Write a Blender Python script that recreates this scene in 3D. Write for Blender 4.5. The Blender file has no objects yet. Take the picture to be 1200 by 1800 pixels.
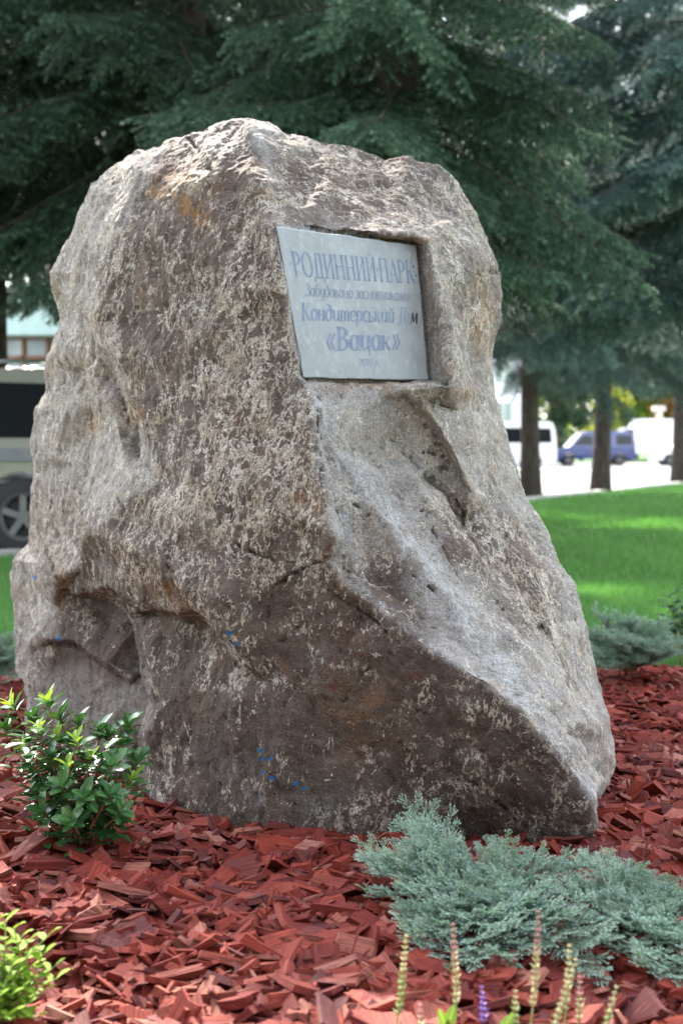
import bpy, bmesh, math, random
import numpy as np
from mathutils import Vector, Matrix, noise as mnoise
from mathutils.geometry import delaunay_2d_cdt

# ------------------------------------------------------------------ camera, sky, sun, exposure
SC = bpy.context.scene
COL = SC.collection
R = math.radians
FPX, HOR, CAMH = 2500.0, 782.0, 1.1          # focal length in photo pixels, horizon row, eye height (m)
cam_d = bpy.data.cameras.new('camera'); CAM = bpy.data.objects.new('camera', cam_d); COL.objects.link(CAM)
CAM.location = (0, 0, CAMH); CAM.rotation_euler = (R(90), 0, 0)
cam_d.sensor_fit = 'VERTICAL'; cam_d.sensor_height = 36.0; cam_d.lens = 36.0 * FPX / 1800.0
cam_d.shift_y = -(900 - HOR) / 1800.0
cam_d.clip_start = 0.05; cam_d.clip_end = 2000
cam_d.dof.use_dof = True; cam_d.dof.focus_distance = 3.95; cam_d.dof.aperture_fstop = 3.2
SC.camera = CAM

SUN_AZ, SUN_EL = R(-16), R(44)               # azimuth from +Y towards +X
sdir = Vector((math.sin(SUN_AZ) * math.cos(SUN_EL), math.cos(SUN_AZ) * math.cos(SUN_EL), math.sin(SUN_EL)))
W = bpy.data.worlds.new('World'); SC.world = W; W.use_nodes = True
nt = W.node_tree; nt.nodes.clear()
sky = nt.nodes.new('ShaderNodeTexSky'); sky.sky_type = 'NISHITA'; sky.sun_disc = False
sky.sun_elevation = SUN_EL; sky.sun_rotation = SUN_AZ; sky.dust_density = 1.2; sky.ozone_density = 1.0; sky.air_density = 1.0
hs = nt.nodes.new('ShaderNodeHueSaturation'); hs.inputs['Saturation'].default_value = 0.36
bg = nt.nodes.new('ShaderNodeBackground'); bg.inputs['Strength'].default_value = 0.15
wo = nt.nodes.new('ShaderNodeOutputWorld')
nt.links.new(sky.outputs[0], hs.inputs['Color']); nt.links.new(hs.outputs[0], bg.inputs[0]); nt.links.new(bg.outputs[0], wo.inputs[0])
sl = bpy.data.lights.new('sun', 'SUN'); sl.energy = 4.0; sl.angle = R(0.53); sl.color = (1.0, 0.93, 0.82)
SUN = bpy.data.objects.new('sun', sl); COL.objects.link(SUN); SUN.location = (0, 0, 30)
SUN.rotation_euler = sdir.to_track_quat('Z', 'Y').to_euler()
SC.view_settings.view_transform = 'Standard'; SC.view_settings.look = 'None'
SC.view_settings.gamma = 1.0; SC.view_settings.exposure = 2.8
SC.render.engine = 'CYCLES'
SC.cycles.max_bounces = 8; SC.cycles.diffuse_bounces = 4; SC.cycles.transparent_max_bounces = 8
SC.cycles.use_denoising = True
try: SC.cycles.denoiser = 'OPENIMAGEDENOISE'
except Exception: pass

rng = np.random.default_rng(7)
random.seed(7)
PI = math.pi

def P(px, py, Y):
    """A photo pixel at a known distance."""
    return Vector(((px - 600) / FPX * Y, Y, CAMH - (py - HOR) / FPX * Y))
def G(px, py, z=0.0):
    """A photo pixel on the level ground of height z."""
    Y = FPX * (CAMH - z) / (py - HOR)
    return Vector(((px - 600) / FPX * Y, Y, z))

# ------------------------------------------------------------------ helpers
def tag(o, label=None, cat=None, group=None, kind=None):
    if label: o['label'] = label
    if cat: o['category'] = cat
    if group: o['group'] = group
    if kind: o['kind'] = kind
    return o
def empty(name, loc=(0, 0, 0), rz=0.0):
    o = bpy.data.objects.new(name, None); COL.objects.link(o); o.location = loc; o.rotation_euler = (0, 0, rz)
    o.empty_display_size = 0.1
    return o
def link(name, me, parent=None, M=None):
    o = bpy.data.objects.new(name, me); COL.objects.link(o)
    if M is not None: o.matrix_world = M
    if parent is not None: o.parent = parent
    return o
def np_mesh(name, V, F, mats, smooth=False, uv=None, col=None, midx=None, vattr=None):
    """V (n,3), F (m,k) with constant k."""
    V = np.asarray(V, np.float32); F = np.asarray(F, np.int32)
    me = bpy.data.meshes.new(name); k = F.shape[1]
    me.vertices.add(len(V)); me.vertices.foreach_set('co', V.ravel())
    me.loops.add(F.size); me.loops.foreach_set('vertex_index', F.ravel())
    me.polygons.add(len(F)); me.polygons.foreach_set('loop_start', np.arange(0, F.size, k, dtype=np.int32))
    me.polygons.foreach_set('loop_total', np.full(len(F), k, np.int32))
    if not isinstance(mats, (list, tuple)): mats = [mats]
    for m in mats: me.materials.append(m)
    if midx is not None: me.polygons.foreach_set('material_index', np.asarray(midx, np.int32))
    me.update(calc_edges=True)
    me.polygons.foreach_set('use_smooth', np.full(len(F), bool(smooth)))
    if uv is not None:      # per vertex uv
        l = me.uv_layers.new(name='UVMap'); l.data.foreach_set('uv', np.asarray(uv, np.float32)[F.ravel()].ravel())
    if col is not None:     # per vertex colour (n,3)
        a = me.attributes.new('tint', 'FLOAT_COLOR', 'POINT')
        a.data.foreach_set('color', np.c_[np.asarray(col, np.float32), np.ones(len(V), np.float32)].astype(np.float32).ravel())
    for nm, arr in (vattr or {}).items():
        a = me.attributes.new(nm, 'FLOAT_COLOR', 'POINT')
        a.data.foreach_set('color', np.c_[np.asarray(arr, np.float32), np.ones(len(V), np.float32)].astype(np.float32).ravel())
    return me
class MB:
    """Collects simple shapes into one mesh."""
    def __init__(s): s.v = []; s.f = []; s.m = []; s.cur = 0
    def face(s, pts, m=None):
        n = len(s.v); s.v += [tuple(p) for p in pts]; s.f.append(tuple(range(n, n + len(pts)))); s.m.append(s.cur if m is None else m)
    def raw(s, pts, faces, m=None):
        n = len(s.v); s.v += [tuple(p) for p in pts]
        for f in faces: s.f.append(tuple(i + n for i in f)); s.m.append(s.cur if m is None else m)
    def box(s, c, d, rot=None, m=None):
        hx, hy, hz = d[0] / 2, d[1] / 2, d[2] / 2
        pts = [Vector((x, y, z)) for x in (-hx, hx) for y in (-hy, hy) for z in (-hz, hz)]
        if rot is not None: pts = [rot @ p for p in pts]
        c = Vector(c)
        s.raw([p + c for p in pts], [(0, 1, 3, 2), (4, 6, 7, 5), (0, 4, 5, 1), (2, 3, 7, 6), (0, 2, 6, 4), (1, 5, 7, 3)], m)
    def tube(s, pts, rad, n=8, cap=True, m=None):
        pts = [Vector(p) for p in pts]
        rad = list(rad) if hasattr(rad, '__len__') else [rad] * len(pts)
        ring = []; prev = None
        for i, p in enumerate(pts):
            t = (pts[min(i + 1, len(pts) - 1)] - pts[max(i - 1, 0)]).normalized()
            if prev is None:
                a = Vector((1, 0, 0)) if abs(t.x) < .8 else Vector((0, 1, 0))
                u = t.cross(a).normalized()
            else: u = (prev - t * prev.dot(t)).normalized()
            prev = u; w = t.cross(u)
            ring.append([p + (u * math.cos(2 * PI * k / n) + w * math.sin(2 * PI * k / n)) * rad[i] for k in range(n)])
        V = [q for r in ring for q in r]; F = []
        for i in range(len(pts) - 1):
            for k in range(n):
                F.append((i * n + k, i * n + (k + 1) % n, (i + 1) * n + (k + 1) % n, (i + 1) * n + k))
        if cap:
            F.append(tuple(reversed(range(n)))); F.append(tuple(range((len(pts) - 1) * n, len(pts) * n)))
        s.raw(V, F, m)
    def lathe(s, prof, c, axis='Y', n=24, m=None):
        V = []; c = Vector(c)
        for r, h in prof:
            for k in range(n):
                a = 2 * PI * k / n
                if axis == 'Y': V.append(c + Vector((r * math.cos(a), h, r * math.sin(a))))
                else: V.append(c + Vector((r * math.cos(a), r * math.sin(a), h)))
        F = []
        for i in range(len(prof) - 1):
            for k in range(n): F.append((i * n + k, i * n + (k + 1) % n, (i + 1) * n + (k + 1) % n, (i + 1) * n + k))
        s.raw(V, F, m)
    def mesh(s, name, mats, smooth=False):
        me = bpy.data.meshes.new(name); me.from_pydata(s.v, [], s.f)
        if not isinstance(mats, (list, tuple)): mats = [mats]
        for mm in mats: me.materials.append(mm)
        if len(mats) > 1: me.polygons.foreach_set('material_index', s.m)
        me.update()
        if smooth: me.polygons.foreach_set('use_smooth', [True] * len(me.polygons))
        return me
    def build(s, name, mats, parent=None, smooth=False, bevel=0.0):
        o = link(name, s.mesh(name, mats, smooth), parent)
        if bevel:
            b = o.modifiers.new('bevel', 'BEVEL'); b.width = bevel; b.segments = 2; b.limit_method = 'ANGLE'; b.angle_limit = R(35)
        return o

# ---- numpy gradient noise and cell noise
_pr = np.random.default_rng(99)
_perm = np.concatenate([_pr.permutation(256)] * 3).astype(np.int64)
_grad = _pr.normal(size=(256, 3)); _grad /= np.linalg.norm(_grad, axis=1)[:, None]
_cellr = _pr.random((256, 3)); _celln = _pr.normal(size=(256, 3)); _celln /= np.linalg.norm(_celln, axis=1)[:, None]
def perlin(p):
    p = np.asarray(p, np.float64); i = np.floor(p).astype(np.int64); f = p - i; i &= 255
    u = f * f * f * (f * (f * 6 - 15) + 10); out = np.zeros(len(p))
    for dx in (0, 1):
        for dy in (0, 1):
            for dz in (0, 1):
                h = _perm[_perm[_perm[(i[:, 0] + dx) & 255] + ((i[:, 1] + dy) & 255)] + ((i[:, 2] + dz) & 255)]
                g = _grad[h]
                d = g[:, 0] * (f[:, 0] - dx) + g[:, 1] * (f[:, 1] - dy) + g[:, 2] * (f[:, 2] - dz)
                w = (u[:, 0] if dx else 1 - u[:, 0]) * (u[:, 1] if dy else 1 - u[:, 1]) * (u[:, 2] if dz else 1 - u[:, 2])
                out += w * d
    return out * 1.6
def fbm(p, oct=4, lac=2.03, gain=0.5, ridged=False):
    out = np.zeros(len(p)); a = 1.0; p = np.asarray(p, float).copy(); s = 0
    for o in range(oct):
        n = perlin(p + o * 17.3)
        if ridged: n = 1 - 2 * np.abs(n)
        out += a * n; s += a; a *= gain; p *= lac
    return out / s
_lat = _pr.uniform(-1, 1, 256)
_rots = [np.array(Matrix.Rotation(a, 3, Vector(v).normalized())) for a, v in ((.7, (1, 2, 3)), (1.9, (-2, 1, .5)), (2.6, (.3, -1, 2)), (.4, (3, 1, -1)), (1.2, (1, -3, 1)))]
def plates(p, k=0):
    """Continuous faceted noise: random lattice heights joined by flat triangles (tetrahedral interpolation), so creases stay sharp."""
    p = p @ _rots[k % 5].T + 13.7 * k; i = np.floor(p).astype(np.int64); f = p - i; o = np.argsort(-f, axis=1); fs = np.take_along_axis(f, o, 1); c = i.copy()
    def val(c): c = c & 255; return _lat[_perm[_perm[_perm[c[:, 0]] + c[:, 1]] + c[:, 2]]]
    out = val(c) * (1 - fs[:, 0]); r = np.arange(len(p))
    for j in range(3):
        c = c.copy(); c[r, o[:, j]] += 1; out += val(c) * (fs[:, j] - (fs[:, j + 1] if j < 2 else 0))
    return out
def facets(p):
    """Chipped plates: nearest jittered cell gives its own tilted plane; returns (plane offset, border distance)."""
    i = np.floor(p).astype(np.int64); d1 = np.full(len(p), 9e9); d2 = d1.copy(); val = np.zeros(len(p))
    for dx in (-1, 0, 1):
        for dy in (-1, 0, 1):
            for dz in (-1, 0, 1):
                c = i + np.array((dx, dy, dz)); ci = c & 255
                h = _perm[_perm[_perm[ci[:, 0]] + ci[:, 1]] + ci[:, 2]]
                q = p - (c + _cellr[h]); d = (q * q).sum(1); near = d < d1
                d2 = np.where(near, d1, np.minimum(d2, d))
                val = np.where(near, (q * _celln[h]).sum(1) + (_cellr[h][:, 0] - .5) * .8, val); d1 = np.where(near, d, d1)
    return val, np.sqrt(d2) - np.sqrt(d1)

# ------------------------------------------------------------------ node material helpers
class Mat:
    def __init__(s, name):
        s.m = bpy.data.materials.new(name); s.m.use_nodes = True; s.nt = s.m.node_tree; s.nt.nodes.clear()
        s.out = s.nt.nodes.new('ShaderNodeOutputMaterial'); s.b = s.nt.nodes.new('ShaderNodeBsdfPrincipled')
        s.nt.links.new(s.b.outputs[0], s.out.inputs[0]); s._tc = None
    def n(s, t, **kw):
        nd = s.nt.nodes.new('ShaderNode' + t)
        for k, v in kw.items(): setattr(nd, k, v)
        return nd
    def set(s, sock, v):
        if v is None: return
        if hasattr(v, 'is_linked') or isinstance(v, bpy.types.NodeSocket): s.nt.links.new(v, sock)
        else:
            if hasattr(sock.default_value, '__len__') and not hasattr(v, '__len__'): v = [v] * len(sock.default_value)
            if hasattr(sock.default_value, '__len__') and len(sock.default_value) == 4 and len(v) == 3: v = (*v, 1)
            sock.default_value = v
    def tc(s, which='Object'):
        if s._tc is None: s._tc = s.n('TexCoord')
        return s._tc.outputs[which]
    def mapping(s, vec, scale=(1, 1, 1), rot=(0, 0, 0), loc=(0, 0, 0)):
        m = s.n('Mapping'); s.set(m.inputs['Vector'], vec); m.inputs['Scale'].default_value = scale; m.inputs['Rotation'].default_value = rot; m.inputs['Location'].default_value = loc
        return m.outputs[0]
    def noise(s, vec=None, scale=5, detail=4, rough=.55, dist=0.0, out=0):
        n = s.n('TexNoise'); s.set(n.inputs['Vector'], vec if vec is not None else s.tc()); n.inputs['Scale'].default_value = scale
        n.inputs['Detail'].default_value = detail; n.inputs['Roughness'].default_value = rough; n.inputs['Distortion'].default_value = dist
        return n.outputs[out]
    def voronoi(s, vec=None, scale=5, feature='F1', out='Distance', rnd=1.0):
        n = s.n('TexVoronoi', feature=feature); s.set(n.inputs['Vector'], vec if vec is not None else s.tc()); n.inputs['Scale'].default_value = scale
        if 'Randomness' in n.inputs: n.inputs['Randomness'].default_value = rnd
        return n.outputs[out]
    def math(s, op, a, b=0.5, c=None, clamp=False):
        n = s.n('Math', operation=op, use_clamp=clamp); s.set(n.inputs[0], a); s.set(n.inputs[1], b)
        if c is not None: s.set(n.inputs[2], c)
        return n.outputs[0]
    def ramp(s, fac, stops, interp='LINEAR'):
        n = s.n('ValToRGB'); s.set(n.inputs[0], fac); cr = n.color_ramp; cr.interpolation = interp
        while len(cr.elements) < len(stops): cr.elements.new(0.5)
        for e, (p, c) in zip(cr.elements, stops):
            e.position = p; e.color = (*c, 1) if hasattr(c, '__len__') else (c, c, c, 1)
        return n.outputs[0]
    def step(s, x, a, b):
        n = s.n('MapRange', interpolation_type='SMOOTHSTEP'); s.set(n.inputs[0], x); n.inputs[1].default_value = a; n.inputs[2].default_value = b
        return n.outputs[0]
    def mix(s, fac, a, b, mode='MIX'):
        n = s.n('Mix', data_type='RGBA', blend_type=mode); s.set(n.inputs[0], fac); s.set(n.inputs[6], a); s.set(n.inputs[7], b)
        return n.outputs[2]
    def attr(s, name):
        n = s.n('Attribute', attribute_name=name); return n
    def sep(s, c):
        n = s.n('SeparateColor'); s.set(n.inputs[0], c); return n.outputs
    def bump(s, h, strength=.5, dist=.01, prev=None):
        n = s.n('Bump'); s.set(n.inputs['Height'], h); n.inputs['Strength'].default_value = strength; n.inputs['Distance'].default_value = dist
        if prev is not None: s.nt.links.new(prev, n.inputs['Normal'])
        return n.outputs[0]
    def fin(s, color=None, rough=None, normal=None, metal=None, spec=None, trans=None):
        if color is not None: s.set(s.b.inputs['Base Color'], color)
        if rough is not None: s.set(s.b.inputs['Roughness'], rough)
        if normal is not None: s.nt.links.new(normal, s.b.inputs['Normal'])
        if metal is not None: s.set(s.b.inputs['Metallic'], metal)
        if spec is not None: s.set(s.b.inputs['Specular IOR Level'], spec)
        if trans is not None:     # leaf: add translucency of a given colour and share
            t = s.n('BsdfTranslucent'); s.set(t.inputs[0], trans[0]); mx = s.n('MixShader'); mx.inputs[0].default_value = trans[1]
            s.nt.links.new(s.b.outputs[0], mx.inputs[1]); s.nt.links.new(t.outputs[0], mx.inputs[2]); s.nt.links.new(mx.outputs[0], s.out.inputs[0])
        return s.m
def plain(name, c, rough=.6, metal=0.0, var=.12, scale=6.0, bump=0.0, spec=.5):
    m = Mat(name); n = m.noise(scale=scale, detail=5)
    lo = [x * (1 - var) for x in c]; hi = [min(1, x * (1 + var)) for x in c]
    col = m.ramp(n, [(.3, lo), (.7, hi)])
    return m.fin(col, rough, m.bump(n, bump, .01) if bump else None, metal, spec)
# ------------------------------------------------------------------ ground, road, lawn, mulch bed
def grid_mesh(name, x0, x1, y0, y1, nx, ny, zf, mat):
    X, Y = np.meshgrid(np.linspace(x0, x1, nx), np.linspace(y0, y1, ny)); V = np.c_[X.ravel(), Y.ravel(), zf(X.ravel(), Y.ravel())]
    i = np.arange(nx * ny).reshape(ny, nx); F = np.c_[i[:-1, :-1].ravel(), i[:-1, 1:].ravel(), i[1:, 1:].ravel(), i[1:, :-1].ravel()]
    return np_mesh(name, V, F, mat, smooth=True)
def mat_soil():
    m = Mat('bare_ground'); n = m.noise(scale=.6, detail=8); return m.fin(m.ramp(n, [(.3, (.06, .075, .03)), (.7, (.12, .12, .06))]), .95)
def mat_lawn():
    m = Mat('lawn_turf'); n = m.noise(scale=1.3, detail=5); f = m.noise(scale=90, detail=3)
    c = m.ramp(n, [(.3, (.05, .16, .025)), (.7, (.085, .24, .045))]); c = m.mix(m.math('MULTIPLY', f, .6), c, (.02, .06, .01))
    return m.fin(c, .9, m.bump(f, .8, .03))
def mat_road():
    m = Mat('asphalt'); n = m.noise(scale=.35, detail=6); f = m.noise(scale=120, detail=3)
    c = m.ramp(n, [(.3, (.13, .13, .13)), (.7, (.19, .19, .185))]); c = m.mix(m.math('MULTIPLY', f, .35), c, (.08, .08, .08))
    return m.fin(c, .85, m.bump(f, .4, .005))
def mat_mulch_base():
    m = Mat('mulch_litter'); n = m.noise(scale=60, detail=5); return m.fin(m.ramp(n, [(.3, (.02, .006, .005)), (.7, (.07, .016, .011))]), .95, m.bump(n, 1.0, .02))
tag(link('ground', grid_mesh('ground', -900, 900, -300, 1400, 3, 3, lambda x, y: x * 0 - .09, mat_soil())), kind='structure')
# road edge: straight line from beside the parked car to the far right of the lawn
RA, RB = Vector((-3.6, 13.2)), Vector((10.2, 41.0))
rd = (RB - RA).normalized(); rn = Vector((-rd.y, rd.x))
def flat_poly(name, pts, z, mat):
    me = bpy.data.meshes.new(name); me.from_pydata([(p[0], p[1], z) for p in pts], [], [tuple(range(len(pts)))]); me.materials.append(mat); me.update()
    if me.polygons[0].normal.z < 0: me.flip_normals()
    return tag(link(name, me), kind='structure')
flat_poly('road', [RA - rd * 30, RB + rd * 50, Vector((60, 93)), Vector((-60, 93)), Vector((-60, -15))], -.012, mat_road())

# a low kerb along the lawn's edge
kb = MB(); ang = math.atan2(rd.y, rd.x)
L = (RB - RA).length + 50; c = (RA + RB) / 2 + rn * .08
kb.box((c.x, c.y, .01), (L, .15, .12), Matrix.Rotation(ang, 3, 'Z'))
tag(kb.build('kerb', plain('kerb_concrete', (.42, .41, .39), .9, bump=.3), bevel=.015), kind='structure')
def bed_far(x): return 7.25 + .18 * np.sin(x * 1.7 + .6) - .05 * x - .10 * np.maximum(0, np.abs(x) - 2.0) ** 2
def bed_z(x, y): return -.030 + .018 * np.sin(x * 3.1 + 1) * np.sin(y * 2.7) + .01 * np.sin(x * 7.3 + y * 5.1)
def make_bed():
    nx, ny = 90, 90; V = []
    for j in range(ny):
        for i in range(nx):
            x = -3.6 + 7.2 * i / (nx - 1); t = j / (ny - 1); y = -2 + (float(bed_far(x)) + 2) * t
            z = float(bed_z(x, y)) if j < ny - 1 else -.035
            V.append((x, y, z))
    i = np.arange(nx * ny).reshape(ny, nx); F = np.c_[i[:-1, :-1].ravel(), i[:-1, 1:].ravel(), i[1:, 1:].ravel(), i[1:, :-1].ravel()]
    return tag(link('mulch_bed', np_mesh('mulch_bed', V, F, mat_mulch_base(), True)), kind='structure')
make_bed()
bx = [-3.6 + 7.2 * i / 40 for i in range(41)]
flat_poly('lawn', [Vector((x, float(bed_far(x)))) for x in bx] + [Vector((3.6, -20)), Vector((70, -20)), Vector((70, 60)), RB + rd * 60, RA - rd * 30, Vector((-18, -20)), Vector((-3.6, -20))], -.006, mat_lawn())

# ---- lawn grass: one mass of blades, thick where the lawn is near
def make_grass():
    Vs, Cs = [], []
    for (y0, y1, dens, wd, h) in ((6.6, 10.5, 4600, .005, .055), (10.5, 16, 2300, .008, .06), (16, 27, 700, .014, .07), (27, 45, 180, .028, .08)):
        xm = y1 * .24 + .9; n = int(dens * (y1 - y0) * 2 * xm)
        x = rng.uniform(-xm, xm, n); y = rng.uniform(y0, y1, n)
        ok = (np.abs(x) < y * .24 + .9) & (y > bed_far(x) + .03)
        side = (x - RA.x) * rn.x + (y - RA.y) * rn.y; ok &= side < -.02
        # nothing shows behind the boulder
        ok &= ~((np.abs(x / y * FPX + 600 - 530) < 330) & (y > 7.6))
        x, y = x[ok], y[ok]; n = len(x); a = rng.uniform(0, 2 * PI, n); hh = h * rng.uniform(.55, 1.25, n); ln = hh * rng.uniform(.1, .7, n)
        u = np.c_[np.cos(a), np.sin(a)] * (wd / 2); b = rng.uniform(0, 2 * PI, n)
        p = np.c_[x, y, np.full(n, -.008)]
        V = np.empty((n, 3, 3)); V[:, 0] = p; V[:, 0, :2] -= u; V[:, 1] = p; V[:, 1, :2] += u; V[:, 2] = p; V[:, 2, 0] += np.cos(b) * ln; V[:, 2, 1] += np.sin(b) * ln; V[:, 2, 2] += hh
        t = rng.uniform(0, 1, n)[:, None] ** 1.4; t = np.clip(t + .25 * perlin(np.c_[x * 1.1, y * .8, x * 0])[:, None], 0, 1)
        c = np.array((.06, .17, .028)) * (1 - t) + np.array((.13, .31, .06)) * t
        Vs.append(V.reshape(-1, 3)); Cs.append(np.repeat(c, 3, 0))
    V = np.concatenate(Vs); C = np.concatenate(Cs)
    m = Mat('grass_blade'); col = m.attr('tint').outputs['Color']; mat = m.fin(col, .55, trans=(m.mix(1.0, col, (1.1, 1.2, .8), 'MULTIPLY'), .22))
    tag(link('grass', np_mesh('grass', V, np.arange(len(V)).reshape(-1, 3), mat, col=C)), 'short green lawn grass behind the boulder', 'grass', kind='stuff')
make_grass()
# ------------------------------------------------------------------ the memorial boulder
OUT = [(430,208,4.85),(480,221,4.88),(505,231,4.9),(522,230,4.9),(590,250,4.95),(640,268,5.0),(680,279,5.0),(720,277,5.0),(770,295,5.02),(800,325,5.03),(830,370,5.03),
 (855,420,5.02),(870,465,5.0),(877,520,4.98),(868,580,4.93),(858,630,4.9),(853,672,4.87),(870,730,4.85),(900,800,4.82),(930,870,4.8),(960,935,4.78),(990,990,4.75),
 (1012,1030,4.73),(1020,1090,4.7),(1040,1165,4.66),(1058,1220,4.62),(1075,1270,4.6),(1080,1310,4.58),(1068,1370,4.5),(1058,1400,4.45)]
OUTB = [(1055,1440,4.25),(1040,1484,3.96),(980,1478,3.96),(900,1462,4.03),(800,1470,4.06),(700,1488,4.02),(600,1494,3.99),(500,1482,4.02),(430,1466,4.08),(350,1452,4.16),
 (290,1432,4.28),(265,1400,4.4),(200,1350,4.8),(120,1320,5.1),(60,1295,5.38)]
OUTL = [(50,1225,5.5),(36,1180,5.75),(25,1100,5.8),(15,1012,5.8),(24,985,5.76),(48,958,5.7),(55,900,5.6),(57,830,5.55),(55,770,5.55),(67,720,5.5),(85,690,5.5),(88,640,5.5),
 (101,560,5.45),(90,505,5.45),(87,478,5.45),(110,430,5.45),(140,370,5.4),(158,322,5.35),(200,292,5.3),(240,270,5.25),(290,262,5.15),(310,251,5.05),(345,235,4.95),(390,217,4.88)]
# plaque: plane through three corners, fourth found on it
PQ = [(485,398),(731,431),(753,668),(533,664)]
PQA, PQB, PQD = P(*PQ[0], 4.33), P(*PQ[1], 4.53), P(*PQ[3], 4.23)
PQN = (PQB - PQA).cross(PQD - PQA).normalized()
if PQN.y > 0: PQN = -PQN
def on_plaque(px, py, lift=0.0):
    d = Vector(((px - 600) / FPX, 1.0, -(py - HOR) / FPX)); o = Vector((0, 0, CAMH))
    t = (PQA + PQN * lift - o).dot(PQN) / d.dot(PQN)
    return o + d * t
def pqY(px, py, back=0.0): return on_plaque(px, py, -back).y
LINES = [
 # main ridge: summit, plaque's left edge, nose, then down right to the foot
 [(430,208),(444,300,4.52),(466,372,4.40),(474,396,4.345),(492,480,4.30),(506,560,4.265),(520,640,4.225),(545,740,4.11),(556,820,4.06),(575,890,4.0),(588,940,3.93),(568,985,3.99),(620,1040,3.97),(690,1090,3.93),
  (740,1135,3.91),(800,1170,3.885),(860,1200,3.87),(920,1260,3.86),(980,1330,3.87),(1030,1400,3.9),(1040,1484)],
 # left edge of the front face
 [(310,251),(250,300,4.93),(195,400,4.86),(172,480,4.83),(168,550,4.78),(195,605,4.70),(222,655,4.64),(240,720,4.58),(262,780,4.53),(280,845,4.46)],
 # behind that edge: drop to the side face
 [(156,480,5.08),(152,560,5.03),(178,623,4.93),(205,670,4.87),(227,735,4.77),(247,799,4.68)],
 # crest of the overhanging bulge and its lower lip
 [(150,938,4.74),(200,946,4.54),(250,970,4.37),(300,1010,4.25),(350,1060,4.15),(415,1130,4.07)],
 [(82,992,5.2),(105,1012,5.06),(150,990,4.82),(190,1032,4.65),(240,1060,4.5),(300,1072,4.37),(340,1082,4.3),(382,1105,4.2),(415,1130)],
 # recess below the lip
 [(120,1040,5.2),(185,1058,5.12),(228,1084,4.92),(241,1078,4.66),(300,1083,4.45),(345,1097,4.36),(385,1117,4.27)],
 # left edge of the lower block, and the recess beside it
 [(240,1074,4.56),(256,1130,4.46),(270,1180,4.4),(292,1232,4.33),(262,1290,4.36),(266,1350,4.37),(290,1432)],
 [(236,1100,4.92),(245,1180,4.88),(266,1235,4.76),(243,1290,4.84),(248,1350,4.8)],
 # smooth low plane at the left foot: top edge
 [(60,1160,5.42),(80,1128,5.34),(130,1142,5.16),(190,1178,4.98),(228,1205,4.9)],
 [(56,1140,5.4),(78,1116,5.28),(130,1128,5.08),(190,1164,4.9),(229,1190,4.84)],
 # vertical plate step on the left side
 [(168,655,4.93),(178,760,4.86),(156,850,4.87),(140,945,4.9)],
 [(158,655,5.06),(165,760,5.01),(144,850,5.02),(126,945,5.05)],
 # niche rim right of the plaque: inner wall foot, outer rim
 [(733,428,pqY(733,428,.02)),(742,500,pqY(742,500,.02)),(750,580,pqY(750,580,.02)),(757,672,pqY(757,672,.02))],
 [(752,424,4.47),(768,500,4.42),(781,580,4.37),(794,668,4.32)],
 # niche top, and stone just above
 [(488,396,pqY(488,396,.012)),(560,405,pqY(560,405,.02)),(650,418,pqY(650,418,.02)),(733,428)],
 [(490,388,4.36),(562,396,4.41),(652,407,4.46),(728,416,4.50),(752,424)],
 # niche foot and the ledge below
 [(536,668,pqY(536,668,.02)),(600,670,pqY(600,670,.03)),(690,674,pqY(690,674,.03)),(757,672)],
 [(532,676,4.175),(590,684,4.24),(620,692,4.27),(660,692,4.30),(700,682,4.31),(794,678,4.32)],
 # ribs on the slope under the plaque
 [(738,700,4.34),(770,745,4.35),(800,800,4.38),(830,870,4.39)],
 [(722,706,4.375),(752,752,4.39),(785,812,4.41)],
 [(560,720,4.135),(570,800,4.11),(590,880,4.07),(604,960,4.06)],
 [(590,795,4.12),(640,865,4.11),(720,975,4.07),(800,1075,4.04)],
 [(604,1000,4.06),(644,1020,4.05),(714,1070,4.01),(764,1113,3.99),(822,1146,3.968),(884,1178,3.955),(944,1238,3.945),(1002,1308,3.955),(1046,1385,4.02)],
 [(622,788,4.22),(682,868,4.23),(762,968,4.20),(842,1058,4.16),(920,1150,4.09),(985,1240,4.05)],
 [(722,840,4.27),(790,930,4.27),(860,1020,4.25),(930,1110,4.22),(985,1195,4.17),(1020,1270,4.13)],
 [(746,832,4.38),(815,922,4.40),(886,1008,4.38),(952,1092,4.36),(1005,1180,4.32)],
]
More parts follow.
